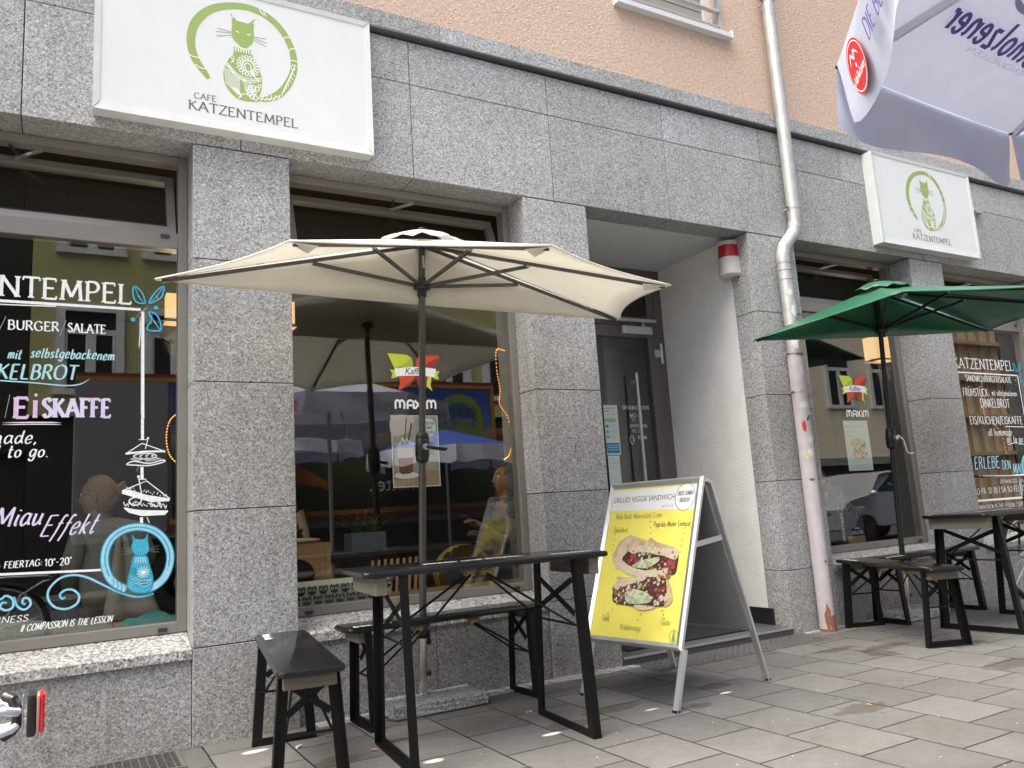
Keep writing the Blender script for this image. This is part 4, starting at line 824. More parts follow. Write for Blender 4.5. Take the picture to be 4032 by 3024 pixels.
def patch(x, z, w_, h, m, r, seed=0, ang=0.):
    rnd = random.Random(seed); n = 11; th0 = (x-xl)/r
    out = [(th0+math.cos(2*math.pi*k/n)*w_/2/r*rnd.uniform(.7, 1.15), z+math.sin(2*math.pi*k/n)*h/2*rnd.uniform(.7, 1.15)) for k in range(n)]
    rr = r+.0007+mb.lift(m)+mb.k*.00008
    c = sum(a for a, _ in out)/n
    P = [(c, z)]+out
    # rings towards the middle so that the patch hugs the pipe
    vs = []; N_ = 4
    for q in range(N_+1):
        for a, zz in out: vs.append((c+(a-c)*q/N_, z+(zz-z)*q/N_))
    vv = [(xl+rr*math.sin(a), YP-rr*math.cos(a), zz) for a, zz in vs]
    mb.add(vv, [(q*n+k, q*n+(k+1) % n, (q+1)*n+(k+1) % n, (q+1)*n+k) for q in range(N_) for k in range(n)], m)
patch(4.875, .10, .05, .2, 'rust', .0585, 1); patch(4.93, .06, .10, .14, 'rust', .0585, 2); patch(4.905, .50, .02, .025, 'rust', .0585, 3); patch(4.88, 1.1, .05, .02, 'rust', .0585, 4); patch(4.87, 1.50, .03, .09, 'logo_red', .0585, 5)
patch(4.90, 1.66, .10, .06, 'sticker_white', .0585, 6); patch(4.93, 1.58, .06, .12, 'sticker_white', .0585, 7); patch(4.895, 1.30, .05, .08, 'sticker_white', .0585, 8); patch(4.91, 1.40, .05, .08, 'sticker_white', .0585, 9); patch(4.90, 1.93, .03, .09, 'sticker_white', .0585, 12); patch(4.865, 1.27, .018, .04, 'leaf_lime', .0585, 13)
for k in range(5): patch(4.90+.01*k, 1.55+.015*(k % 3), .012, .03, 'ink_black', .0585, 20+k)
mb.build('lower_pipe', t, angle=40)
mb = MB()
patch(4.893, 2.55, .045, .055, 'sticker_white', .0515, 14); patch(4.915, 2.40, .07, .09, 'sticker_white', .0515, 15); patch(4.93, 2.45, .04, .10, 'sticker_white', .0515, 16); patch(4.90, 2.16, .09, .10, 'sticker_white', .0515, 17); patch(4.93, 2.14, .05, .07, 'sticker_yellow', .0515, 18); patch(4.91, 2.055, .10, .025, 'sticker_brown', .0585, 19); patch(4.93, 2.2, .04, .03, 'paper_teal', .0515, 21)
mb.build('sticker', t)
mb = MB()
for x, z, r_ in ((xs, 5.115, .056), (xs, 3.285, .056), (xl, 2.29, .056), (xl, 2.075, .064), (xl, 1.775, .062)):
    mb.tube([(x, YP, z-.009), (x, YP, z+.009)], r_, 'zinc', 24); mb.beam((x-.05, YP+.01, z), (x-.085, YP+.0, z-.01), .014, .006, 'dark_metal'); mb.beam((x-.02, YP+.04, z), (x-.02, YW, z), .012, .012, 'zinc')
mb.build('pipe_clamp', t, angle=40)

t = thing('alarm_beacon', 'red and white alarm beacon on the white wall of the doorway', 'alarm', None, (4.633, 4.435, 2.86))
mb = MB()
def half(z0, z1, m, r0, r1, sc_=1.):
    n = 14; vs = []
    for z, r_ in ((z0, r0), (z1, r1)):
        for k in range(n+1):
            a = math.pi*k/n; vs.append((4.6325-.115*math.sin(a)**.7*r_, 4.437-.078*math.cos(a)*r_, z))
    fs = [(k, k+1, n+2+k, n+1+k) for k in range(n)] + [tuple(range(n+1)), tuple(range(n+1, 2*n+2))[::-1], (0, n, 2*n+1, n+1)]
    mb.add(vs, fs, m)
half(2.745, 2.885, 'alarm_white', 1.08, 1.0); half(2.728, 2.744, 'alarm_white', .9, 1.07); mb.build('housing', t, angle=45)
mb = MB(); half(2.8855, 2.985, 'alarm_red', 1.0, .94); mb.build('lens', t, angle=45)
mb = MB(); half(2.9855, 3.02, 'alarm_white', .95, .90); mb.build('cap', t, angle=45)

# ------------------------------------------------------------------ half parasols on granite slabs
def rotm(ax, ay, az): return Matrix.Rotation(az, 3, 'Z') @ Matrix.Rotation(ay, 3, 'Y') @ Matrix.Rotation(ax, 3, 'X')
def half_parasol(name, label, A, ang, Rr, h, hubd, base, cl, pm, stone, crank_z, joint_z, droop=(0, 0, 0, 0, 0), silver=False, chrome=True):
    A = Vector(A); M3 = rotm(*ang); root = thing(name, label, 'parasol', 'half parasols standing at the cafe wall', (base[0], base[1], 0))
    tips = [A + M3 @ Vector((Rr*math.cos(rad(t)), Rr*math.sin(rad(t)), -h+droop[i])) for i, t in enumerate((180, 225, 270, 315, 360))]
    ax = (A-Vector(base)).normalized(); at = lambda z: Vector(base) + ax*((z-base[2])/ax.z)
    hub = A + M3 @ Vector((0, 0, -hubd))
    mb = MB(); mb.tube([at(base[2]+.02), at(joint_z)], .0205, pm, 16); mb.tube([at(joint_z), at(crank_z)], .0185, pm, 16); mb.tube([at(crank_z), A-ax*.02], .0185, pm, 16); mb.tube([at(joint_z-.012), at(joint_z+.012)], .0225, pm, 16); mb.build('pole', root, angle=40)
    mb = MB(); T = Matrix.Translation(at(crank_z)) @ ax.to_track_quat('Z', 'Y').to_matrix().to_4x4()
    mb.lathe([(.021, -.085), (.034, -.075), (.038, -.055), (.036, -.05), (.039, -.045), (.039, .045), (.036, .05), (.038, .055), (.034, .075), (.021, .085)], 'plastic_black', T, 18); ck = mb.build('crank_housing', root, angle=50)
    mb = MB(); c = at(crank_z); hm = 'chrome' if silver else 'plastic_black'
    mb.tube([c+Vector((.0, -.036, 0)), c+Vector((0, -.058, 0))], .017, 'silver', 14)
    if silver: mb.tube([c+Vector((.02, -.05, .02)), c+Vector((.07, -.055, -.02)), c+Vector((.10, -.055, -.12)), c+Vector((.12, -.06, -.13)), c+Vector((.16, -.065, -.125))], .007, hm, 8)
    else: mb.tube([c+Vector((.0, -.055, 0)), c+Vector((.11, -.06, -.018))], .010, hm, 10); mb.tube([c+Vector((.105, -.05, -.018)), c+Vector((.105, -.085, -.018))], .008, hm, 10)
    mb.build('crank_handle', ck, angle=40)
    mb = MB(); T = Matrix.Translation(hub) @ ax.to_track_quat('Z', 'Y').to_matrix().to_4x4()
    mb.lathe([(.022, -.06), (.026, -.055), (.026, -.02), (.046, -.018), (.05, -.008), (.05, .012), (.045, .02), (.025, .022), (.022, .05)], 'plastic_black', T, 16); mb.lathe([(.021, hubd-.05), (.045, hubd-.045), (.045, hubd-.03), (.02, hubd-.02)], 'plastic_black', T, 16); mb.build('hub', root, angle=40)
    if not silver:
        mb = MB(); q = at(joint_z)*0 + hub + ax*.14; mb.tube([q+Vector((0, -.021, .03)), q+Vector((0, -.024, -.04))], .006, 'silver', 8); mb.tube([q+Vector((0, -.022, -.03)), hub+ax*.03+Vector((0, -.022, 0))], .0022, 'plastic_black', 6); mb.build('pulley', root)
    top = A - ax*.035
    for tp in tips:
        mb = MB(); a = top; b = tp - ax*.012 + (top-tp).normalized()*.03; mb.beam(a, b, .012, .018, pm); mb.build('rib', root)
        e = top.lerp(tp, .45) - ax*.02
        mb = MB(); d = (e-hub).normalized(); mb.beam(hub+d*.035, e, .013, .018, pm); mb.tube([e-Vector((.01, 0, 0)), e+Vector((.01, 0, 0))], .006, 'silver', 8); mb.build('strut', root)
    # cloth: four gores with a hollow rim, a hanging wall-side flap and a small vent cap
    mb = MB(); nS, nT = 9, 12
    def gore(P, Q, sag, rimsag, s0=0.0):
        vs = []
        for i in range(nS+1):
            s = s0+(1-s0)*i/nS
            for j in range(nT+1):
                u = j/nT; b = 4*u*(1-u)
                p = A.lerp(P.lerp(Q, u), s*(1-rimsag*b*s)); p = p - ax*(sag*b*s*(1.2-s)) + ax*.004
                vs.append(p)
        mb.add(vs, [(i*(nT+1)+j, i*(nT+1)+j+1, (i+1)*(nT+1)+j+1, (i+1)*(nT+1)+j) for i in range(nS) for j in range(nT)], cl)
    for P, Q in zip(tips, tips[1:]): gore(P, Q, .05, .055)
    n = 16; vs = []
    for j in range(n+1):                                  # wall-side flap: from the ridge ribs down to a slack hem
        u = j/n; lo = tips[0].lerp(tips[4], u) + Vector((0, .0, -.012*4*u*(1-u))); hi = tips[0].lerp(A, u*2) if u <= .5 else A.lerp(tips[4], u*2-1)
        for k in range(5): vs.append(hi.lerp(lo, k/4) + Vector((0, .012+.02*math.sin(k/4*math.pi)*4*u*(1-u), 0)))
    mb.add(vs, [(j*5+k, j*5+k+1, j*5+k+6, j*5+k+5) for j in range(n) for k in range(4)], cl)
    can = mb.build('canopy', root, smooth=True)
    m = can.modifiers.new('thick', 'SOLIDIFY'); m.thickness = .0025; m.offset = 0
    mb = MB(); n = 17; vs = [A+ax*.052]
    for rr_, zz in ((.10, .038), (.20, .022), (.255, .012)):
        for k in range(n): a = rad(180+180*k/(n-1)); w_ = .012*math.sin(k*2.3)*(rr_ > .15); vs.append(A + M3 @ Vector((rr_*math.cos(a), rr_*math.sin(a), zz-h*rr_/Rr+.02+w_)))
    fs = [(0, 1+k, 2+k) for k in range(n-1)] + [(1+r*n+k, 1+r*n+k+1, 1+(r+1)*n+k+1, 1+(r+1)*n+k) for r in range(2) for k in range(n-1)]
    mb.add(vs, fs, cl); vent = mb.build('vent', can, smooth=True); m = vent.modifiers.new('thick', 'SOLIDIFY'); m.thickness = .003
    mb = MB(); mb.ball(A+ax*.055, (.03, .03, .014), 'plastic_black', 8); mb.build('finial', root, smooth=True)
    mb = MB()
    for tp in tips[1:4]:                                   # sewn corner pockets
        c = A.lerp(tp, .90) - ax*.004; s_ = (tp-A).cross(ax).normalized(); mb.add([tp-ax*.002, c+s_*.05-ax*.02, c-ax*.05, c-s_*.05-ax*.02], [(0, 1, 2), (0, 2, 3)], cl)
    mb.build('corner_pocket', can)
    mb = MB()
    for P, Q in zip(tips, tips[1:]):
        hp = []
        for j in range(13):
            u = j/12; b = 4*u*(1-u); p = A.lerp(P.lerp(Q, u), 1-.055*b) - ax*(.05*b*.2) + ax*.003; hp.append(p)
        mb.tube(hp, .0045, cl, 6)
    mb.build('hem', can, smooth=True)
    # granite slab and sleeve
    x0, x1, y0, y1, z1 = stone; bm = bmesh.new(); bmesh.ops.create_cube(bm, size=1)
    for v in bm.verts: v.co = Vector(((x0+x1)/2+v.co.x*(x1-x0), (y0+y1)/2+v.co.y*(y1-y0), .004+(z1-.004)*(v.co.z+.5)))
    bmesh.ops.bevel(bm, geom=bm.edges[:], offset=.006, segments=2, affect='EDGES'); bmesh.ops.subdivide_edges(bm, edges=bm.edges[:], cuts=3, use_grid_fill=True)
    rn = random.Random(3)
    for v in bm.verts: v.co += Vector((rn.uniform(-1, 1), rn.uniform(-1, 1), rn.uniform(-1, 1)))*.0018
    mb = MB(); mb.bm(bm, 'granite_block'); mb.box(x0+.03, x1-.03, y0+.03, y1-.03, 0, .006, 'rubber'); st = mb.build('base_slab', root, smooth=False)
    mb = MB(); mb.tube([at(base[2]-.002), at(base[2]+.006)], .036, 'chrome', 20); mb.tube([at(base[2]+.004), at(.365)], .0255, 'chrome', 24); mb.tube([at(.362), at(.378)], .0275, 'rubber', 20)
    for z in (.17, .335): mb.tube([at(z)+Vector((.02, .0, 0)), at(z)+Vector((.045, -.005, 0))], .013, 'plastic_black', 10)
    mb.beam(at(.32)+Vector((.036, -.004, 0)), at(.40)+Vector((.03, -.004, 0)), .012, .02, 'plastic_black')
    mb.build('base_sleeve', root, angle=40)
    return root
half_parasol('half_parasol', 'open cream half parasol on a grey pole behind the front table', (1.747, 3.973, 2.552), (.09, .008, -.003), 1.375, .359, .269, (1.727, 4.2, .066), 'cream', 'pole_grey', (1.482, 2.016, 3.99, 4.262, .065), 1.385, 1.215)
half_parasol('half_parasol', 'open green half parasol on a black pole at the far tables', (5.66, 3.925, 2.590), (.03, -.043, -.067), 1.345, .35, .345, (5.735, 4.09, .066), 'green', 'pole_black', (5.50, 6.04, 3.94, 4.21, .065), 1.388, 1.215, (-.07, .06, .02, 0, 0), silver=True)

# ------------------------------------------------------------------ beer-garden tables and benches
def rounded(L, W, r, n=6):
    P = []
    for cx, cy, a0 in ((L/2-r, W/2-r, 0), (-L/2+r, W/2-r, 90), (-L/2+r, -W/2+r, 180), (L/2-r, -W/2+r, 270)):
        for k in range(n+1): a = rad(a0+90*k/n); P.append((cx+r*math.cos(a), cy+r*math.sin(a)))
    return P
def board(mb, L, W, z0, z1, m, r=.035):
    prof = [(-.012, 0), (-.003, .15), (0, .4), (0, .6), (-.003, .85), (-.011, 1)]; vs = []; n = 0
    for d, t in prof: P = rounded(L+2*d, W+2*d, r+d); n = len(P); vs += [(x, y, z0+(z1-z0)*t) for x, y in P]
    fs = [(i*n+k, i*n+(k+1) % n, (i+1)*n+(k+1) % n, (i+1)*n+k) for i in range(len(prof)-1) for k in range(n)] + [tuple(range(n))[::-1], tuple(range((len(prof)-1)*n, len(prof)*n))]
    mb.add(vs, fs, m)
def set_piece(name, label, cat, group, L, W, h, fx, wt, wb, thk, blk, lw, words):
    root = thing(name, label, cat, group)
    mb = MB(); board(mb, L, W, h-thk, h, 'black_board'); top = mb.build('table_top' if cat == 'table' else 'seat', root, angle=35)
    mb = MB(); mp = lambda x, y, off: (x, y, h+.0006+off)
    for t, a, b, y, c in words: printed(mb, t, a, b, y, c, mp, 'paint_white', .03)
    mb.build('lettering', top)
    for s in (-1, 1):
        mb = MB(); xa = s*(L/2-.055); mb.cbox(min(xa, xa-s*.05), max(xa, xa-s*.05), -W/2+.028, W/2-.028, h-thk-blk, h-thk-.0005, 'grey_wood', .003); mb.build('end_block', root)
        x = s*fx/2; zt = h-thk-.002
        mb = MB(); lat = lambda z: wt/2+(wb-wt)/2*(1-z/zt)
        for q in (-1, 1):
            a = Vector((x, q*(lat(zt)-lw/2), zt)); b = Vector((x, q*(lat(0)-lw/2), .0)); mb.beam(a, b, lw, .005, 'black_steel', (1, 0, 0)); 
            mb.beam(a+Vector((s*.017, q*(lw/2-.003), 0)), b+Vector((s*.017, q*(lw/2-.003), 0)), .005, .036, 'black_steel', (1, 0, 0))
        mb.box(x-.004, x+.034*s if s > 0 else x+.004, -lat(.02)+.003, lat(.02)-.003, 0, .006, 'black_steel') if s > 0 else mb.box(x-.034, x+.004, -lat(.02)+.003, lat(.02)-.003, 0, .006, 'black_steel')
        mb.box(x-.003, x+.003, -lat(.02)+.003, lat(.02)-.003, 0, .034, 'black_steel')
        fr = mb.build('leg_frame', root)
        mb = MB(); za, zb = (zt-.04, zt-.15) if h < .6 else (zt-.09, zt-.24)
        for q in (-1, 1): mb.beam((x-s*.006, q*(lat(za)-lw), za), (x-s*.006-.003*q, -q*(lat(zb)-lw), zb), .026, .006, 'black_steel', (1, 0, 0))
        mb.tube([(x-s*.016, 0, (za+zb)/2-.003), (x+s*.006, 0, (za+zb)/2-.003)], .008, 'black_steel', 10)
        mb.build('cross_brace', fr)
        mb = MB(); zr = zt*(.52 if h < .6 else .62)
        mb.tube([(x-s*.006, -lat(zr)+lw/2, zr), (x-s*.006, lat(zr)-lw/2, zr)], .0055, 'black_steel', 8)
        for q in (-1, 1): mb.tube([(x-s*.006, q*(lat(zr)-lw), zr), (x-s*.30*(h/.5)**.4, q*.018, zt-.035)], .0055, 'black_steel', 8)
        mb.build('fold_rod', fr)
        mb = MB(); xb = x-s*.30*(h/.5)**.4; mb.cbox(xb-.03, xb+.03, -.03, .03, zt-.022, zt-.001, 'grey_wood', .003); mb.box(xb-.02, xb+.02, -.022, .022, zt-.042, zt-.0225, 'brass'); mb.build('latch', root)
    return root
def place(root, x, y, rz): root.location = (x, y, 0); root.rotation_euler = (0, 0, rz)
TG, BG_ = 'black folding tables in front of the cafe', 'black folding benches in front of the cafe'
tb = set_piece('folding_table', 'black folding table standing in front of the cream parasol', 'table', TG, 1.17, .46, .795, .80, .44, .56, .026, .075, .05, [('sitzen und fritzen.', -.26, .24, -.025, .055), ('fritz-kola', .34, .55, -.12, .05)])
bn = set_piece('folding_bench', 'black folding bench between the front table and the wall', 'bench', BG_, 1.16, .25, .49, .92, .225, .295, .027, .05, .044, [('fritz-kola', -.54, -.34, -.09, .04)])
tb2 = copy_tree(tb); tb2['label'] = 'black folding table beside the green parasol, cut off by the right edge'
place(tb, 1.682, 3.378, -.085); place(tb2, 5.905, 3.402, .07)
b2 = copy_tree(bn); b2['label'] = 'wet black folding bench nearest the left edge, end towards the street'
b3 = copy_tree(bn); b3['label'] = 'black folding bench left of the far table, turned towards the street'
b4 = copy_tree(bn); b4['label'] = 'black folding bench against the wall behind the far table'
place(bn, 1.81, 4.045, .03); place(b2, .885, 3.57, -math.pi/2-.135); place(b3, 5.05, 3.66, -math.pi/2-.39); place(b4, 5.93, 4.03, -.01)

# ------------------------------------------------------------------ A-board
FL, FR_, BR, BL = Vector((2.478, 3.803, 0)), Vector((2.592, 3.151, 0)), Vector((3.414, 3.353, 0)), Vector((3.286, 3.972, 0))
t = thing('a_board', 'silver A-frame board with a yellow sandwich poster by the doorway', 'sign', None, (2.943, 3.57, 0))
U = Vector((.17223, -.98506, 0)); V = Vector((.34152, .05971, .93798)); Nn = Vector((-.92396, -.16155, .3467))
PT = lambda s, v, o=0: FL + U*s + V*v + Nn*o
mb = MB(); s0, s1, v0, v1, f = -.038, .645, .288, 1.202, .034
O = [(s0, v0), (s1, v0), (s1, v1), (s0, v1)]; I = [(s0+f, v0+f), (s1-f, v0+f), (s1-f, v1-f), (s0+f, v1-f)]
for i in range(4):
    j = (i+1) % 4
    vs = [PT(*O[i], -.012), PT(*O[j], -.012), PT(*I[j], -.012), PT(*I[i], -.012), PT(*O[i], .004), PT(*O[j], .004), PT(*I[j], .006), PT(*I[i], .006)]
    m1 = [tuple(a*.62+b*.38 for a, b in zip(O[k], I[k])) for k in (i, j)]
    vs += [PT(*m1[0], .014), PT(*m1[1], .014)]
    mb.add(vs, [(0, 3, 2, 1), (0, 1, 5, 4), (2, 3, 7, 6), (4, 5, 9, 8), (8, 9, 6, 7), (0, 4, 8, 7, 3), (1, 2, 6, 9, 5)], 'alu')
mb.build('snap_frame', t)
mb = MB(); a = PT(s0+.01, v0+.01, -.014); vs = [PT(s, v, o) for s in (s0+.012, s1-.012) for v in (v0+.012, v1-.012) for o in (-.016, -.0125)]
mb.add(vs, [(0, 1, 3, 2), (4, 6, 7, 5), (0, 4, 5, 1), (2, 3, 7, 6), (0, 2, 6, 4), (1, 5, 7, 3)], 'grey_panel'); mb.build('front_panel', t)
mb = MB(); mp = lambda s, v, off: PT(s, v, .0005+off)
i0, i1, w0, w1 = s0+f-.004, s1-f+.004, v0+f-.004, v1-f+.004
mb.poly([(i0, w0), (i1, w0), (i1, w1), (i0, w1)], mp, 'poster_yellow')
mb.poly([(i0, 1.035), (i1, 1.02), (i1, 1.158), (i0, 1.158)], mp, 'poster_white')
printed(mb, 'GRILLED VEGGIE SANDWICH', .004, .463, 1.082, .033, mp, 'poster_text', -.004)
C_ = [(.537+.067*math.cos(a*.2), 1.092+.077*math.sin(a*.2)) for a in range(32)]
mb.poly(C_, mp, 'poster_white'); mb.stroke(C_, .004, mp, 'poster_ring', closed=True)
hand(mb, 'UNSER SOMMER', .485, .592, 1.100, .025, mp, 'poster_text', .1); hand(mb, 'HIGHLIGHT', .503, .572, 1.062, .025, mp, 'poster_text', .1); hand(mb, 'auch To Go', .381, .462, 1.038, .018, mp, 'paper_grey', .1)
for tx, a, b, z in (('Rote Beete Meerrettich Creme', .05, .395, .982), ('Paprika-Mohn Gemüse', .345, .598, .928), ('Dinkelbrot', .05, .155, .902), ('Salat', .07, .123, .404), ('Kräutermayo', .215, .36, .366), ('Gurke', .488, .55, .408)):
    hand(mb, tx, a, b, z, .031, mp, 'poster_soft' if tx[0] != 'P' else 'poster_text', .085)
def dots(a, b, n):
    for k in range(n): x = a[0]+(b[0]-a[0])*k/(n-1); z = a[1]+(b[1]-a[1])*k/(n-1); mb.poly([(x+.0042*math.cos(q), z+.0042*math.sin(q)) for q in range(6)], mp, 'poster_dot')
dots((.064, .892), (.061, .80), 4); dots((.064, .775), (.087, .74), 2); dots((.315, .959), (.338, .86), 4); dots((.569, .918), (.553, .787), 5); dots((.167, .492), (.108, .443), 3); dots((.361, .484), (.33, .42), 3); dots((.49, .477), (.508, .44), 3)
rn = random.Random(11)
def blot(P, m, n, r0, r1, inside=True):
    """small irregular flecks scattered over an outline"""
    xs = [p[0] for p in P]; zs = [p[1] for p in P]; c = 0; tries = 0
    while c < n and tries < 4000:
        tries += 1; x = rn.uniform(min(xs), max(xs)); z = rn.uniform(min(zs), max(zs)); w = False
        for (ax_, az), (bx, bz) in zip(P, P[1:]+P[:1]):
            if (az > z) != (bz > z) and x < (bx-ax_)*(z-az)/(bz-az)+ax_: w = not w
        if not w: continue
        r = rn.uniform(r0, r1); a0 = rn.random()*6; e = rn.uniform(.4, 1.)
        q = [(r*math.cos(k)*rn.uniform(.6, 1.2), r*e*math.sin(k)*rn.uniform(.6, 1.2)) for k in range(6)]
        mb.poly([(x+u_*math.cos(a0)-v_*math.sin(a0), z+u_*math.sin(a0)+v_*math.cos(a0)) for u_, v_ in q], mp, m, True, step=.00003); c += 1
wrap = [(.075,.75),(.085,.80),(.105,.845),(.15,.872),(.193,.882),(.26,.865),(.317,.852),(.338,.870),(.37,.85),(.42,.835),(.513,.809),(.46,.787),(.2,.80),(.20,.74),(.165,.70),(.124,.692)]
mb.poly(wrap, mp, 'wrap', True); blot(wrap, 'bread', 20, .008, .02); mb.poly([(.155,.865),(.20,.855),(.165,.79),(.125,.71),(.10,.72),(.11,.80)], mp, 'bread', True)
fill = [(.185,.79),(.252,.815),(.317,.80),(.44,.79),(.536,.80),(.548,.70),(.527,.665),(.432,.665),(.313,.66),(.208,.70),(.15,.745)]
mb.poly(fill, mp, 'beet', True)
topb = [(.183,.807),(.262,.825),(.41,.81),(.535,.803),(.531,.748),(.441,.768),(.40,.772),(.317,.787),(.26,.785),(.22,.778)]; mb.poly(topb, mp, 'bread', True); blot(topb, 'cream_sauce', 22, .004, .010); blot(topb, 'crust', 7, .003, .007)
blot(fill, 'crust', 16, .006, .013); blot(fill, 'cream_sauce', 14, .006, .012); blot([(.2,.78),(.28,.79),(.27,.71),(.2,.72)], 'tomato', 10, .008, .018); blot([(.42,.76),(.53,.74),(.53,.69),(.43,.69)], 'tomato', 10, .008, .02)
let = [(.234,.712),(.302,.742),(.38,.755),(.418,.759),(.412,.732),(.334,.699),(.26,.703)]; mb.poly(let, mp, 'cream_sauce', True); blot(let, 'lettuce', 26, .006, .013); blot([(.28,.785),(.36,.785),(.36,.75),(.28,.75)], 'lettuce', 8, .006, .014); blot([(.38,.70),(.44,.70),(.44,.68),(.38,.68)], 'lettuce', 5, .006, .013)
botb = [(.126,.74),(.165,.735),(.209,.712),(.313,.687),(.39,.692),(.432,.687),(.49,.70),(.47,.65),(.32,.648),(.219,.663),(.149,.692)]; mb.poly(botb, mp, 'bread', True); blot(botb, 'cream_sauce', 22, .004, .011); blot([(.45,.70),(.53,.70),(.51,.65),(.45,.65)], 'crust', 10, .006, .014); blot([(.43,.68),(.47,.69),(.47,.65),(.43,.65)], 'carrot', 4, .006, .011)
mb.poly([(.134,.648),(.249,.640),(.36,.65),(.33,.63),(.23,.60),(.162,.62)], mp, 'wrap', True)
h2 = [(.123,.606),(.18,.635),(.223,.644),(.344,.651),(.485,.645),(.516,.60),(.543,.54),(.51,.506),(.421,.495),(.326,.49),(.228,.495),(.138,.507),(.121,.559)]
mb.poly(h2, mp, 'beet', True); mb.poly([(.49,.64),(.53,.60),(.548,.53),(.50,.50),(.505,.57)], mp, 'wrap', True); mb.poly([(.30,.50),(.44,.495),(.38,.475),(.31,.478)], mp, 'bread', True)
b2_ = [(.123,.606),(.18,.635),(.224,.643),(.345,.650),(.33,.63),(.255,.612),(.184,.589),(.136,.579)]; mb.poly(b2_, mp, 'bread', True); blot(b2_, 'cream_sauce', 18, .004, .010); blot([(.36,.65),(.48,.645),(.48,.62),(.36,.62)], 'bread', 7, .006, .013)
blot(h2, 'crust', 18, .006, .013); blot(h2, 'cream_sauce', 16, .006, .012); blot([(.34,.63),(.48,.63),(.5,.55),(.36,.55)], 'tomato', 12, .006, .013); blot([(.13,.575),(.22,.57),(.2,.515),(.13,.515)], 'crust', 12, .008, .018); blot([(.22,.60),(.37,.61),(.38,.56),(.22,.56)], 'cream_sauce', 14, .006, .013)
l2 = [(.217,.554),(.26,.583),(.33,.575),(.385,.56),(.41,.53),(.382,.512),(.30,.505),(.24,.51)]; mb.poly(l2, mp, 'cream_sauce', True); blot(l2, 'lettuce', 34, .006, .014); blot([(.23,.585),(.26,.6),(.25,.56),(.22,.56)], 'carrot', 5, .005, .010); blot([(.28,.63),(.36,.63),(.36,.59),(.28,.59)], 'lettuce', 9, .006, .013)
blot([(.44,.55),(.52,.55),(.5,.51),(.43,.51)], 'bread', 12, .008, .015); blot([(.15,.55),(.2,.55),(.2,.52),(.15,.52)], 'cream_sauce', 5, .006, .012)
E_ = [(.588+.027*math.cos(a*.25), .357+.03*math.sin(a*.25)) for a in range(25)]; mb.stroke(E_, .003, mp, 'poster_ring', closed=True); mb.poly([(.578,.335),(.598,.335),(.594,.36),(.590,.372),(.593,.384),(.583,.384),(.586,.372),(.582,.36)], mp, 'poster_ring')
mb.build('poster', t)
mb = MB()
def leg(a, b, nrm): mb.beam(a, b, .032, .018, 'alu', nrm); mb.box(b[0]-.012, b[0]+.012, b[1]-.016, b[1]+.016, 0, .012, 'rubber')
for a, s in ((FL, .006), (FR_, .655)):
    mb = MB(); leg(PT(s-.006 if s > .1 else s, .30, -.012), PT(s-.006 if s > .1 else s, .004, -.012), Nn); mb.build('leg', t)
ridL, ridR = PT(.0, 1.19, -.03), PT(.625, 1.19, -.03)
nb = (BR-BL).cross(ridL-BL).normalized()
for a, b in ((BL, ridL), (BR, ridR)):
    mb = MB(); leg(b+Vector((.03, 0, 0)), a, nb); mb.build('leg', t)
mb = MB(); P = [BL.lerp(ridL, .27), BR.lerp(ridR, .27), BR.lerp(ridR, .98), BL.lerp(ridL, .98)]; o = Vector((.012, 0, 0))
mb.add([p-o for p in P]+[p for p in P], [(0, 1, 2, 3), (7, 6, 5, 4), (0, 4, 5, 1), (1, 5, 6, 2), (2, 6, 7, 3), (3, 7, 4, 0)], 'grey_panel'); mb.beam(P[0]+o*.2, P[1]+o*.2, .03, .016, 'alu', nb); mb.build('back_panel', t)
mb = MB(); mb.beam(PT(.0, 1.19, -.02)+Vector((.02, 0, 0)), PT(.635, 1.19, -.02)+Vector((.02, 0, 0)), .04, .012, 'silver'); mb.tube([PT(.61, 1.18, -.03), PT(.66, 1.18, -.03)], .008, 'silver', 10); mb.build('hinge', t)
mb = MB(); q = BR.lerp(ridR, .72); r_ = PT(.63, .83, -.015); mb.beam(r_, q, .028, .004, 'silver', (0, 1, 0)); mb.build('stay_bar', t)
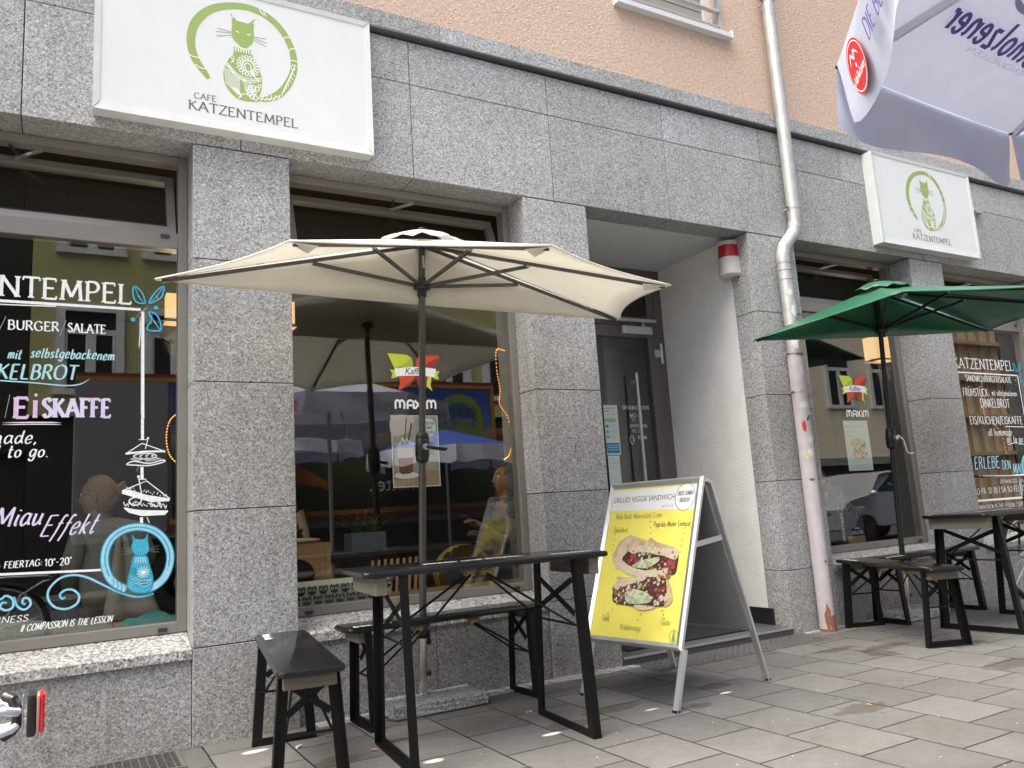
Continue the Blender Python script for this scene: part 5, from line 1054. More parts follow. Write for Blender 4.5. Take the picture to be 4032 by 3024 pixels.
# ------------------------------------------------------------------ big parasol overhead
def octo_parasol(name, label, c, R_, zr, rise, drop, rot, top, val, sides=8, pole=True, group=None, blow=None):
    c = Vector((c[0], c[1], 0)); root = thing(name, label, 'parasol', group, c)
    V_ = [c + Vector((R_*math.cos(rot+2*math.pi*k/sides), R_*math.sin(rot+2*math.pi*k/sides), zr)) for k in range(sides)]
    A = c + Vector((0, 0, zr+rise)); mb = MB(); nS, nT = 8, 10
    for P, Q in zip(V_, V_[1:]+V_[:1]):
        vs = []
        for i in range(nS+1):
            for j in range(nT+1):
                s, u = i/nS, j/nT; b = 4*u*(1-u); p = A.lerp(P.lerp(Q, u), s); p = p+(A-p)*0; p.z -= .022*b*s*(1.3-s); vs.append(p)
        mb.add(vs, [(i*(nT+1)+j, i*(nT+1)+j+1, (i+1)*(nT+1)+j+1, (i+1)*(nT+1)+j) for i in range(nS) for j in range(nT)], top)
    can = mb.build('canopy', root, smooth=True)
    mb = MB(); n = 18
    for si, (P, Q) in enumerate(zip(V_, V_[1:]+V_[:1])):
        vs = []; out = ((P+Q)/2-c); out.z = 0; out.normalize()
        for j in range(n+1):
            u = j/n; e = 1-abs(2*u-1)**8; d = drop*(1.0+.13*math.cos(u*2*math.pi)*(.6+.4*e))*(.86+.14*e)
            for k in range(6):
                s = k/5; q = P.lerp(Q, .004+.992*u) + out*(.004+.008*s+.03*s*math.sin(u*9+s*2)*.6); q.z = zr+.006-(d+.006)*s - .007*4*u*(1-u)*(1-s)
                if blow: q = q + blow(si, u, s, out)
                vs.append(q)
        mb.add(vs, [(j*6+k, j*6+k+1, j*6+k+7, j*6+k+6) for j in range(n) for k in range(5)], val)
    va = mb.build('valance', root, smooth=True)
    for v in V_:
        mb = MB(); mb.beam(A-Vector((0, 0, .04)), v+(A-v).normalized()*.02-Vector((0, 0, .015)), .014, .022, 'silver'); mb.ball(v+Vector((0, 0, .004)), .009, 'dark_metal', 6); mb.build('rib', root)
    if pole:
        mb = MB(); mb.tube([c, A], .022, 'silver', 16); mb.build('pole', root, angle=40)
        mb = MB(); mb.lathe([(.27, 0), (.27, .05), (.06, .08), (.035, .35)], 'dark_metal', Matrix.Translation(c), 24); mb.build('base', root, angle=40)
    return root, V_, A, can, va
V0, V1 = Vector((2.03, 1.43, 2.27)), Vector((3.05, 1.48, 2.27))
oc = Vector((2.60, .224)); rot = math.atan2(V0.y-oc.y, V0.x-oc.x); 
root, VV, A_, can, va = octo_parasol('market_parasol', 'lavender blue market parasol with a red round logo hanging over the top right corner', oc, 1.334, 2.27, .42, .20, rot, 'lavender', 'lavender_flap', blow=lambda i, u, s, o: -o*.05*s*(1-.4*u) if i == 0 else (Vector((-.05, 0, -.015))*s*u**3 if i == 7 else Vector()))
e_ = (VV[0]-VV[7]).normalized(); b_ = VV[7]; ap = A_
nn = (VV[0]-b_).cross(ap-b_).normalized(); nn = nn if nn.z < 0 else -nn; ux = e_.cross(nn).normalized(); ux = ux if ux.z > 0 else -ux
mb = MB(); mp = lambda s, t_, off: b_ + e_*s + ux*t_ + nn*(.012+off) - Vector((0, 0, .010*min(1, t_*3)))
hand(mb, 'Adelholzener', .19, .845, .235, .098, mp, 'ink_purple', .18, slant=.16, nib=.35)
hand(mb, 'ALPENQUELLEN', .215, .655, .203, .017, mp, 'ink_purple_soft', .14)
mb.stroke([(.2, .36), (.4, .43), (.6, .37), (.72, .40)], .02, mp, 'ink_purple_soft', taper=True); mb.build('lettering', can)
# outside of the left-hand valance: round red logo and words
P, Q = VV[0], VV[1]; out = ((P+Q)/2-Vector((oc.x, oc.y, 2.27))); out.z = 0; out.normalize(); d_ = (Q-P).normalized()
mb = MB(); mp2 = lambda s, t_, off: P + d_*s + Vector((0, 0, t_)) + out*(.016+off) + out*.05*t_*(1-.4*s)*4.6
mb.poly([(.19+.085*math.cos(a*.2), -.105+.074*math.sin(a*.2)) for a in range(32)], mp2, 'logo_red')
mb.stroke([(.19+.077*math.cos(a*.2), -.105+.066*math.sin(a*.2)) for a in range(32)], .003, mp2, 'paint_white', closed=True)
mb.stroke([(.145, -.085), (.17, -.062), (.19, -.08), (.205, -.064), (.235, -.088)], .008, mp2, 'paint_white', taper=True); mb.poly([(.19+.006*math.cos(a), -.10+.008*math.sin(a)) for a in range(6)], mp2, 'paint_white')
hand(mb, 'Adelholzener', .128, .252, -.135, .024, mp2, 'paint_white', .14, slant=.1); hand(mb, 'DIE BERGE', .34, .62, -.118, .055, mp2, 'ink_purple', .14); mb.build('lettering', va)

# ------------------------------------------------------------------ small things on the pavement
t = thing('floor_grate', 'grey chequered metal grate in the pavement before the doorway', 'grate', None, (3.9, 4.1, 0))
mb = MB(); mb.box(3.165, 4.68, 3.942, 4.226, -.02, .004, 'grate')
for i in range(58):
    for j in range(11):
        x, y = 3.18+i*.0258, 3.957+j*.0258; a = rad(45 if (i+j) % 2 else -45)
        M = Matrix.Translation((x, y, .004)) @ Matrix.Rotation(a, 4, 'Z'); mb.box(-.0125, .0125, -.0035, .0035, -.001, .004, 'grate', M)
mb.build('plate', t)
t = thing('floor_grate', 'slotted light well grate in the pavement at bottom left', 'grate', None, (0, 4.08, 0))
mb = MB(); mb.box(-.9, .505, 3.925, 3.945, -.02, .007, 'grate'); mb.box(-.9, .505, 4.222, 4.242, -.02, .007, 'grate'); mb.box(.487, .505, 3.945, 4.222, -.02, .007, 'grate'); mb.box(-.9, .487, 3.945, 4.222, -.02, .0012, 'joint')
for i in range(42): mb.box(-.89+i*.033, -.886+i*.033, 3.945, 4.222, 0, .006, 'grate')
for j in range(8): mb.box(-.9, .487, 3.965+j*.034, 3.969+j*.034, 0, .0055, 'grate')
mb.build('grid', t)
t = thing('doormat', 'black ribbed doormat on the doorstep', 'mat', None, (3.75, 4.7, .055)); mb = MB(); mb.cbox(3.25, 4.35, 4.38, 5.05, .0555, .067, 'doormat', .003); mb.build('mat', t)
mb = MB(); rn = random.Random(5)
x = 1.15
while x < 3.15:
    w_ = rn.uniform(.055, .085)
    for y in (4.155, 4.213):
        mb.cbox(x+.004, x+w_-.004, y, y+.052+rn.uniform(-.004, .002), -.02, .004+rn.uniform(0, .004), 'kerb', .004)
    x += w_
x = 4.72
while x < 5.6:
    w_ = rn.uniform(.06, .09); mb.cbox(x+.004, x+w_-.004, 4.19, 4.24, -.02, .004+rn.uniform(0, .003), 'kerb', .004); x += w_
o = mb.build('cobble_edging'); o['kind'] = 'stuff'; o['label'] = 'row of small paving setts along the foot of the wall'
def litter_leaf(x, y, s, a, label, m='leaf_litter'):
    mb = MB(); P = [(0, -1), (.35, -.5), (.5, 0), (.3, .6), (0, 1), (-.35, .55), (-.45, 0), (-.3, -.55)]; c, q = math.cos(a), math.sin(a)
    vs = [(x+(u*c-v*q)*s, y+(u*q+v*c)*s, .005+.012*abs(u)*s/.02) for u, v in P]; vs += [(vx, vy, vz+.0008) for vx, vy, vz in vs]
    mb.add(vs, [tuple(range(8)), tuple(range(15, 7, -1))]+[(k, (k+1) % 8, 8+(k+1) % 8, 8+k) for k in range(8)], m); tag(mb.build('fallen_leaf'), label, 'leaf', 'fallen leaves on the pavement')
litter_leaf(1.232, 3.581, .018, 1.1, 'yellow fallen leaf on the pavement beside the front table leg'); litter_leaf(3.321, 2.64, .016, .4, 'yellow fallen leaf in the stain in the open pavement'); litter_leaf(5.034, 4.039, .03, 1.7, 'brown fallen leaf near the foot of the drainpipe', 'rust'); litter_leaf(1.129, 3.973, .018, .3, 'reddish fallen leaf on the pavement behind the left bench', 'rust')
def butt(x, y, a, label, m='cig'):
    mb = MB(); d = Vector((math.cos(a), math.sin(a), 0)); p = Vector((x, y, .0065)); mb.tube([p-d*.018, p+d*.006], .006, m, 8); mb.tube([p+d*.006, p+d*.013], .0058, 'cig_paper', 8); tag(mb.build('cigarette_end', angle=40), label, 'cigarette end', 'cigarette ends on the pavement')
butt(2.076, 3.668, .15, 'cigarette end with brown filter right of the parasol slab'); butt(.979, 3.884, .6, 'crumpled pale cigarette end beside the left bench', 'cig_paper')

# ------------------------------------------------------------------ bicycles
def bicycle(name, label, frame_m, grips):
    root = thing(name, label, 'bicycle'); R0 = .345
    def wheel(cx):
        w0 = MB(); w0.tube([(cx+R0*math.cos(a*2*math.pi/40), 0, R0+R0*math.sin(a*2*math.pi/40)-.0) for a in range(40)], .02, 'tyre', 8, closed=True)
        for k in range(80):
            a = k*2*math.pi/80; r_ = R0+.017; w0.box(-.006, .006, -.012, .012, 0, .006, 'tyre', Matrix.Translation((cx+r_*math.cos(a), 0, R0+r_*math.sin(a))) @ Matrix.Rotation(-a+math.pi/2, 4, 'Y'))
        wo = w0.build('wheel', root, smooth=True)
        w1 = MB(); w1.tube([(cx+(R0-.03)*math.cos(a*2*math.pi/40), 0, R0+(R0-.03)*math.sin(a*2*math.pi/40)) for a in range(40)], .011, 'silver', 8, closed=True); w1.build('rim', wo, smooth=True)
        w2 = MB()
        for k in range(24):
            a = k*2*math.pi/24; s_ = .03*(1 if k % 2 else -1); w2.tube([(cx, s_, R0), (cx+(R0-.03)*math.cos(a), 0, R0+(R0-.03)*math.sin(a))], .0013, 'silver', 4, False)
        w2.tube([(cx, -.05, R0), (cx, .05, R0)], .018, 'silver', 10); w2.build('spokes', wo)
    wheel(0); wheel(1.06)
    mb = MB(); bb = (.45, 0, .29); st = (.28, 0, .80); hd = (.92, 0, .88); hb = (.95, 0, .70)
    for a, b, r_ in ((bb, st, .016), (bb, hb, .018), (st, hd, .015), (hd, hb, .019)): mb.tube([a, b], r_, frame_m, 12)
    for s_ in (-.055, .055):
        mb.tube([(0, s_, R0), bb], .009, frame_m, 8); mb.tube([(0, s_, R0), (.30, s_*.3, .74)], .008, frame_m, 8); mb.tube([hb, (.99, s_, .62), (1.06, s_, R0)], .011, frame_m, 8)
    mb.build('frame', root, angle=40)
    mb = MB(); mb.tube([(.92, 0, .88), (.89, 0, 1.02), (.93, 0, 1.05)], .012, 'silver', 10); mb.tube([(.80, -.30, 1.07), (.86, -.2, 1.06), (.93, -.06, 1.05), (.93, .06, 1.05), (.86, .2, 1.06), (.80, .30, 1.07)], .011, 'silver', 10); hbar = mb.build('handlebar', root, angle=40)
    for s_ in (-1, 1): mb = MB(); mb.tube([(.815, s_*.27, 1.068), (.74, s_*.36, 1.075)], .016, grips, 12); mb.build('grip', hbar, angle=40)
    mb = MB(); mb.tube([(.28, 0, .80), (.255, 0, .90)], .013, 'silver', 10); mb.build('seat_post', root)
    mb = MB(); mb.lathe([(.01, 0), (.09, .01), (.085, .03), (.02, .04)], 'plastic_black', Matrix.Translation((.20, 0, .90)) @ Matrix.Scale(1.3, 4, (1, 0, 0)), 16); mb.tube([(.22, 0, .92), (.40, 0, .925)], [.045, .018], 'plastic_black', 10); mb.build('saddle', root, angle=40)
    mb = MB(); mb.tube([(-.06, .0, .29), (.45, 0, .29)], .004, 'dark_metal', 6); mb.lathe([(.09, -.004), (.09, .004)], 'dark_metal', Matrix.Translation((.45, -.06, .29)) @ Matrix.Rotation(math.pi/2, 4, 'X'), 24)
    for s_ in (-1, 1): mb.tube([(.45, s_*.06, .29), (.45+.12*s_, s_*.07, .29-.12*s_)], .009, 'silver', 8); mb.box(.45+.12*s_-.04, .45+.12*s_+.04, s_*.07+.0, s_*.07+s_*.08, .28-.12*s_, .30-.12*s_, 'plastic_black')
    mb.build('crankset', root)
    return root
bk = bicycle('bicycle', 'bicycle with brown grips and wire wheels at the right edge', 'plastic_black', 'grip_brown')
bk.location = (8.36, 4.0, 0); bk.rotation_euler = (0, 0, math.pi)
# turn the bars of the parked one towards the street
for ch in bk.children:
    if ch.name.startswith('handlebar'):
        ch.matrix_parent_inverse = Matrix.Translation((.93, 0, 0)) @ Matrix.Rotation(rad(24), 4, 'Z') @ Matrix.Translation((-.93, 0, 0)) @ Matrix.Translation((.30, 0, -.015))
bk2 = bicycle('bicycle', 'bicycle with white rack tubes and a red rear lamp at the left edge', 'white_tube', 'plastic_black')
X0r = -.405     # rear axle of the bicycle in front of us, which points left
mb = MB()
for s_ in (-.05, .05): mb.tube([(.25, s_, .742), (-.1, s_, .738), (-.335, s_*.8, .728), (-.352, s_*.4, .72), (-.352, 0, .718)], .0065, 'white_tube', 10)
for s_ in (-.06, .06): mb.tube([(-.01, s_, .35), (-.16, s_*.9, .60), (-.30, s_*.6, .686), (-.345, s_*.3, .694), (-.352, 0, .697)], .006, 'white_tube', 10)
for x in (-.2, 0, .2): mb.tube([(x, -.05, .739), (x, .05, .739)], .005, 'white_tube', 8)
mb.build('rack', bk2, angle=40)
mb = MB(); mb.tube([(-.335, -.012, .742), (-.345, .0, .738), (-.352, .0, .72), (-.352, .0, .70), (-.345, 0, .688), (-.335, .012, .685)], .0085, 'plastic_black', 10)
mb.box(-.3605, -.359, -.018, .018, .678, .742, 'silver'); mb.tube([(-.354, 0, .716), (-.368, 0, .716)], .004, 'chrome', 8); mb.tube([(-.354, 0, .705), (-.368, 0, .705)], .004, 'chrome', 8)
mb.cbox(-.3785, -.366, -.026, .026, .679, .745, 'plastic_black', .004); lamp = mb.build('rear_lamp', bk2, angle=40); bk2.location = (X0r, 1.58, .016); bk2.rotation_euler = (0, 0, math.pi)
mb = MB(); mb.cbox(-.3835, -.379, -.025, .025, .681, .742, 'clear_lens', .0015); mb.cbox(-.390, -.384, -.024, .024, .683, .743, 'red_lens', .0025)
for k in range(4): mb.box(-.3908, -.3898, -.022, .022, .69+k*.014, .6915+k*.014, 'red_lens')
mb.build('lens', lamp, angle=40)

# ------------------------------------------------------------------ inside the cafe
t = thing('window_seat', 'dark wooden seat running behind the shop windows', 'bench', None, (1, 5, .1))
mb = MB(); mb.box(-1.8, 2.9, 4.56, 5.02, .15, .545, 'oak'); mb.build('seat', t)
t2 = copy_tree(t); t2['label'] = 'dark wooden seat behind the far shop windows'; t2.location = (7.7, 5, .1); 
def lantern(x0, x1, y, z0, z1, label):
    t = thing('lantern', label, 'lamp', 'lit paper wall lanterns in the cafe', ((x0+x1)/2, y, z0))
    mb = MB(); w_ = (x1-x0); mb.box(x0, x1, y, y+w_*.7, z0+.02, z1, 'lamp_paper'); mb.build('lamp_shade', t)
    mb = MB(); mb.box(x0-.01, x1+.01, y-.01, y+w_*.7+.01, z0, z0+.0195, 'tan_wood'); mb.build('base', t)
    pl = bpy.data.lights.new('lantern_light', 'POINT'); pl.energy = 1.8; pl.color = (1, .74, .46); pl.shadow_soft_size = .08
    lo = bpy.data.objects.new('lantern_light', pl); col.objects.link(lo); lo.location = ((x0+x1)/2, y+.05, z0-.12)
lantern(.535, .68, 5.1, 2.275, 2.455, 'lit amber lantern behind the left window beside the teal leaves'); lantern(1.17, 1.312, 5.1, 2.285, 2.455, 'lit amber lantern cut off by the pillar behind the cream parasol'); lantern(7.27, 7.53, 5.1, 2.30, 2.555, 'lit lantern behind the window under the green parasol')
def bulbs(label, pts, y):
    P = crom(pts); mb = MB(); t = thing('string_light', label, 'fairy lights', None, (pts[0][0], y, pts[0][1]))
    mb.tube([(a, y, b) for a, b in P], .004, 'rust', 6); mb.build('cord', t)
    mb = MB()
    for a, b in P: mb.ball((a, y-.006, b), .0042, 'bulb', 5)
    mb.build('bulbs', t)
bulbs('orange fairy lights in a tail shape behind the right of the coffee window', [(2.80, 2.178), (2.76, 2.15), (2.69, 2.15), (2.684, 2.0), (2.70, 1.87), (2.69, 1.76), (2.75, 1.66), (2.77, 1.5), (2.74, 1.4), (2.70, 1.37)], 4.9)
bulbs('orange fairy lights curving behind the right edge of the left window', [(.60, 1.71), (.55, 1.66), (.532, 1.56), (.55, 1.46), (.60, 1.40)], 5.05)
bulbs('orange fairy lights among the lettering of the far window', [(8.9, 2.1), (8.85, 1.9), (8.87, 1.7), (9.1, 1.55), (9.15, 1.3)], 5.05)
t = thing('cat_house', 'wooden cat house with a round black hole behind the coffee window', 'cat house', None, (1.25, 4.9, .545))
mb = MB(); n = 28; cx, cz, r_ = 1.205, .705, .105
F_ = [(cx+r_*math.cos(2*math.pi*k/n), cz+r_*math.sin(2*math.pi*k/n)) for k in range(n)]
sq = []
for k in range(n):
    a = 2*math.pi*k/n; c, s = math.cos(a), math.sin(a); m_ = min(((1.405-cx) if c > 0 else (cx-1.0))/abs(c) if abs(c) > 1e-6 else 9, ((.895-cz) if s > 0 else (cz-.546))/abs(s) if abs(s) > 1e-6 else 9); sq.append((cx+c*m_, cz+s*m_))
vs = [(x, 4.75, z) for x, z in F_]+[(x, 4.75, z) for x, z in sq]+[(x, 4.775, z) for x, z in F_]
mb.add(vs, [(k, (k+1) % n, n+(k+1) % n, n+k) for k in range(n)]+[(k, 2*n+k, 2*n+(k+1) % n, (k+1) % n) for k in range(n)], 'oak')
mb.box(1.0, 1.405, 4.751, 5.0, .878, .896, 'oak'); mb.box(1.387, 1.4045, 4.752, 5.0, .546, .877, 'oak'); mb.box(1.0, 1.386, 4.98, 4.999, .546, .877, 'counter'); mb.build('shell', t)
t = thing('seat_pad', 'pale seat pad lying on the wooden cat house', 'cushion', None, (1.2, 4.87, .897)); mb = MB(); mb.ball((1.20, 4.87, .912), (.18, .12, .018), 'top_pale', 10); mb.build('pad', t, smooth=True)
t = thing('cat_cushion', 'cream cushion printed with black cat faces behind the coffee window', 'cushion', None, (1.42, 4.64, .545))
mb = MB(); mb.cbox(1.11, 1.72, 4.585, 4.71, .5465, .685, 'cushion_cream', .03); cu = mb.build('cushion', t, angle=60)
mb = MB(); mp = lambda x, z, off: (x, 4.584-off, z)
for r_ in range(2):
    for k in range(9):
        x, z = 1.15+k*.063+.028*r_, .582+r_*.056
        if x > 1.685: continue
        s = .027; P = [(-.95, .75), (-.6, 1.0), (-.3, .78), (.3, .78), (.6, 1.0), (.95, .75), (1.0, .1), (.75, -.6), (.3, -.9), (-.3, -.9), (-.75, -.6), (-1.0, .1)]
        mb.poly([(x+a*s, z+b*s) for a, b in P], mp, 'cat_ink')
        for q in (-1, 1):
            mb.poly([(x+q*.45*s+.36*s*math.cos(a*.8), z+.05*s+.24*s*math.sin(a*.8)) for a in range(8)], mp, 'cushion_cream'); mb.poly([(x+q*.42*s+.15*s*math.cos(a), z+.05*s+.19*s*math.sin(a)) for a in range(6)], mp, 'cat_ink')
            mb.stroke([(x+q*.15*s, z+.5*s), (x+q*.7*s, z+.55*s)], .0018, mp, 'cushion_cream', False)
        mb.poly([(x-.08*s, z-.3*s), (x+.08*s, z-.3*s), (x, z-.42*s)], mp, 'cushion_cream')
mb.build('print', cu)
t = thing('cafe_table', 'dark cafe table with a planter behind the coffee window', 'table', None, (2.0, 5.6, .15))
mb = MB(); mb.box(1.15, 2.75, 5.38, 5.95, .77, .80, 'counter'); mb.build('table_top', t)
for x in (1.3, 2.6): mb = MB(); mb.tube([(x, 5.65, .15), (x, 5.65, .77)], .03, 'dark_metal', 10); mb.build('leg', t)
t = thing('planter', 'grey box planter with a green fern on the cafe table', 'planter', None, (1.89, 5.55, .80))
mb = MB(); mb.cbox(1.765, 2.02, 5.46, 5.64, .801, .925, 'planter', .006); mb.build('pot', t)
mb = MB(); rn = random.Random(9)
for k in range(60):
    x, y = rn.uniform(1.80, 1.99), rn.uniform(5.49, 5.61); a = rn.uniform(0, 6.28); L_ = rn.uniform(.07, .17); lean = rn.uniform(.2, 1.0)
    for j in range(7):
        q = j/6; p = Vector((x+math.cos(a)*L_*lean*q, y+math.sin(a)*L_*lean*q, .92+L_*q*(1.1-.6*q*lean))); w_ = .012*(1-q*.7); s = Vector((-math.sin(a), math.cos(a), .2))
        mb.add([p, p+s*w_*2+Vector((0, 0, .006)), p+Vector((math.cos(a)*.01, math.sin(a)*.01, .01)), p-s*w_*2+Vector((0, 0, .006))], [(0, 1, 2, 3)], 'fern')
mb.build('fern', t)
t = thing('shell_chair', 'yellow shell chair behind the coffee window', 'chair', None, (2.5, 5.25, .15))
mb = MB(); bm = bmesh.new(); bmesh.ops.create_uvsphere(bm, u_segments=24, v_segments=14, radius=1)
bmesh.ops.delete(bm, geom=[v for v in bm.verts if v.co.y < -.35 and v.co.z > -.25], context='VERTS')
for v in bm.verts: v.co = Vector((2.52+v.co.x*.22, 5.28+v.co.y*.2, .60+v.co.z*.2))
mb.bm(bm, 'chair_yellow'); mb.build('seat', t, smooth=True)
for sx in (-1, 1):
    for sy in (-1, 1): mb = MB(); mb.tube([(2.52+sx*.1, 5.28+sy*.08, .42), (2.52+sx*.17, 5.28+sy*.15, .15)], .012, 'oak', 8); mb.build('leg', t)
t = thing('slat_chair', 'brown slatted wooden chair behind the coffee window', 'chair', None, (1.95, 5.2, .15))
mb = MB()
for k in range(9): mb.beam((1.80+k*.045, 5.2, .50), (1.84+k*.045, 5.25, .74), .018, .01, 'scaffold_rust')
mb.build('backrest', t); mb = MB(); mb.box(1.78, 2.2, 5.0, 5.2, .47, .50, 'oak'); mb.build('seat', t)
for x, y in ((1.8, 5.02), (2.18, 5.02), (1.8, 5.18), (2.18, 5.18)): mb = MB(); mb.box(x-.015, x+.015, y-.015, y+.015, .15, .47, 'oak'); mb.build('leg', t)
def heap(name, label, cat, x0, x1, y0, y1, z, h, m, seed):
    rn = random.Random(seed); bm = bmesh.new(); bmesh.ops.create_grid(bm, x_segments=26, y_segments=14, size=.5)
    ph = [rn.uniform(0, 6) for _ in range(4)]
    for v in bm.verts:
        u, w_ = v.co.x+.5, v.co.y+.5; e = (4*u*(1-u))**.5*(4*w_*(1-w_))**.5
        v.co = Vector((x0+u*(x1-x0), y0+w_*(y1-y0), z+h*e*(.65+.2*math.sin(u*11+ph[0]+w_*4)+.15*math.sin(w_*13+u*7+ph[1]))))
    mb = MB(); mb.bm(bm, m); o = mb.build(name, smooth=True); mo = o.modifiers.new('thick', 'SOLIDIFY'); mo.thickness = .004; mo.offset = 1; tag(o, label, cat)
heap('jacket', 'grey knitted jacket lying in the left window behind the lettering', 'jacket', -.6, .26, 4.56, 4.85, .546, .09, 'knit_grey', 1); heap('scarf', 'teal scarf lying in the bottom right corner of the left window', 'scarf', .28, .56, 4.55, 4.75, .546, .075, 'teal_cloth', 2)
def bag(x0, x1, y0, y1, z0, z1, zk, label, vert):
    t = thing('paper_bag', label, 'bag', 'shopping bags on the window seat', ((x0+x1)/2, y0, z0))
    mb = MB(); mb.box(x0, x1, y0, y1, zk, z1, 'bag_navy'); 
    if zk > z0: mb.box(x0, x1, y0, y1, z0, zk-.0005, 'kraft')
    bg_ = mb.build('body', t)
    mb = MB(); c = (x0+x1)/2; w_ = (x1-x0)*.25; mb.tube([(c-w_, y0+.01, z1-.01), (c-w_*.9, y0+.005, z1+.07), (c, y0+.003, z1+.12), (c+w_*.9, y0+.005, z1+.07), (c+w_, y0+.01, z1-.01)], .004, 'kraft', 6); mb.build('handle', t)
    mb = MB()
    if vert: printed(mb, 'HOLLISTER', .0, .24, 0, .026, lambda a, b, off: (x0+.03+b, y0-.001-off, z1-.03-a), 'paint_white', .01)
    else: printed(mb, 'HOLLISTER', x0+.10, x1-.02, z0+.075, .028, lambda a, b, off: (a, y0-.001-off, b), 'paint_white', .012); mb.stroke([(x0+.145, z0+.118), (x0+.165, z0+.13), (x0+.185, z0+.12), (x0+.20, z0+.132)], .007, lambda a, b, off: (a, y0-.001-off, b), 'paint_white')
    mb.build('lettering', bg_)
bag(5.935, 6.20, 4.74, 4.86, .546, .765, .605, 'dark paper bag with kraft base and level white writing', False); bag(5.83, 5.925, 4.70, 4.84, .546, .84, .546, 'narrow dark paper bag with upright white writing', True)

# posters on the inside of the glass
YI = YG+.012
def sheet_thing(name, label, cat, x0, x1, z0, z1, m, y=YI, group=None):
    t = thing(name, label, cat, group, ((x0+x1)/2, y, z0)); mb = MB(); mb.box(x0, x1, y, y+.0012, z0, z1, m); return t, mb.build('sheet', t)
t, sh = sheet_thing('poster', 'poster of an iced coffee glass taped below the butterfly sticker', 'poster', 1.713, 2.019, 1.187, 1.620, 'poster_dim')
mb = MB(); mp = wallmap(YI-.0004); B_ = lambda x0, x1, z0, z1: [(x0, z0), (x1, z0), (x1, z1), (x0, z1)]
for q in (B_(1.713, 2.019, 1.614, 1.62), B_(1.713, 2.019, 1.187, 1.193), B_(1.713, 1.719, 1.193, 1.614), B_(2.013, 2.019, 1.193, 1.614)): mb.poly(q, mp, 'paper')
mb.poly(B_(1.719, 2.013, 1.193, 1.285), mp, 'coffee_tan'); mb.poly([(1.719, 1.50), (1.82, 1.52), (1.86, 1.61), (1.719, 1.612)], mp, 'milk', True)
mb.poly([(1.723, 1.258), (1.75, 1.243), (1.80, 1.238), (1.86, 1.245), (1.876, 1.262), (1.84, 1.275), (1.75, 1.275)], mp, 'paper', True)
mb.poly([(1.742, 1.44), (1.756, 1.275), (1.775, 1.265), (1.825, 1.268), (1.84, 1.28), (1.853, 1.445)], mp, 'coffee_brown'); mb.poly([(1.742, 1.44), (1.748, 1.36), (1.848, 1.365), (1.853, 1.445)], mp, 'milk'); blot([(1.735, 1.44), (1.86, 1.445), (1.84, 1.475), (1.76, 1.475)], 'paper', 14, .006, .014)
mb.stroke([(1.795, 1.47), (1.813, 1.605)], .006, mp, 'ink_black', False); mb.stroke([(1.82, 1.47), (1.846, 1.575)], .009, mp, 'ink_black', False)
mb.poly([(1.953+.05*math.cos(a*.2), 1.545+.058*math.sin(a*.2)) for a in range(32)], mp, 'paper')
for tx, a, b, z in (('HOL DIR DEINE', 1.912, 1.993, 1.562), ('SOMMER', 1.93, 1.98, 1.535), ('MISCHUNG', 1.922, 1.99, 1.508), ('EISSCHOKO', 1.915, 1.985, 1.44), ('MATCHA', 1.93, 1.985, 1.40), ('LATTE', 1.94, 1.98, 1.38)): hand(mb, tx, a, b, z, .017, mp, 'poster_text', .12)
mb.stroke([(1.988+.014*math.cos(a*.25), 1.228+.017*math.sin(a*.25)) for a in range(25)], .002, mp, 'poster_ring', closed=True); mb.poly([(1.983, 1.217), (1.993, 1.217), (1.99, 1.24), (1.986, 1.24)], mp, 'poster_ring'); mb.build('print', sh)
t, sh = sheet_thing('poster', 'pale sandwich poster in the window under the green parasol', 'poster', 5.770, 6.085, 1.162, 1.590, 'paper_pale')
mb = MB(); printed(mb, 'GRILLED VEGGIE SANDWICH', 5.785, 6.02, 1.535, .017, mp, 'paper_grey'); mb.stroke([(6.048+.028*math.cos(a*.25), 1.54+.032*math.sin(a*.25)) for a in range(25)], .002, mp, 'poster_ring', closed=True)
for tx, a, b, z in (('Rote Beete Meerrettich Creme', 5.80, 5.97, 1.49), ('Paprika-Mohn Gemüse', 5.95, 6.07, 1.462), ('Dinkelbrot', 5.80, 5.86, 1.45), ('Salat', 5.81, 5.84, 1.23), ('Kräutermayo', 5.88, 5.95, 1.205), ('Gurke', 6.0, 6.04, 1.225)): hand(mb, tx, a, b, z, .014, mp, 'paper_grey', .1)
sw = [(5.83, 1.40), (5.90, 1.44), (6.02, 1.42), (6.03, 1.36), (6.0, 1.335), (6.03, 1.30), (5.99, 1.262), (5.87, 1.265), (5.845, 1.31), (5.87, 1.345)]; mb.poly(sw, mp, 'bread', True); blot(sw, 'beet', 14, .008, .018); blot(sw, 'wrap', 16, .006, .013); blot(sw, 'tomato', 7, .006, .013); blot(sw, 'bread', 16, .006, .013); mb.build('print', sh)
yp_ = 5.33+.012
t, sh = sheet_thing('notice', 'white notice with blue box taped to the left of the door glass', 'notice', 3.915, 4.058, 1.416, 1.833, 'paper_pale', yp_)
mb = MB(); mp3 = wallmap(yp_-.0005); printed(mb, 'wieder bei', 3.92, 4.02, 1.80, .016, mp3, 'paper_blue', .01); printed(mb, 'Ihnen!', 3.92, 3.975, 1.775, .016, mp3, 'paper_blue', .01)
for z in (1.755, 1.748): mb.stroke([(3.925, z), (4.03, z)], .002, mp3, 'paper_grey', False)
mb.poly(B_(3.92, 4.03, 1.69, 1.72), mp3, 'paper_green'); mb.poly(B_(3.918, 4.048, 1.43, 1.515), mp3, 'paper_blue')
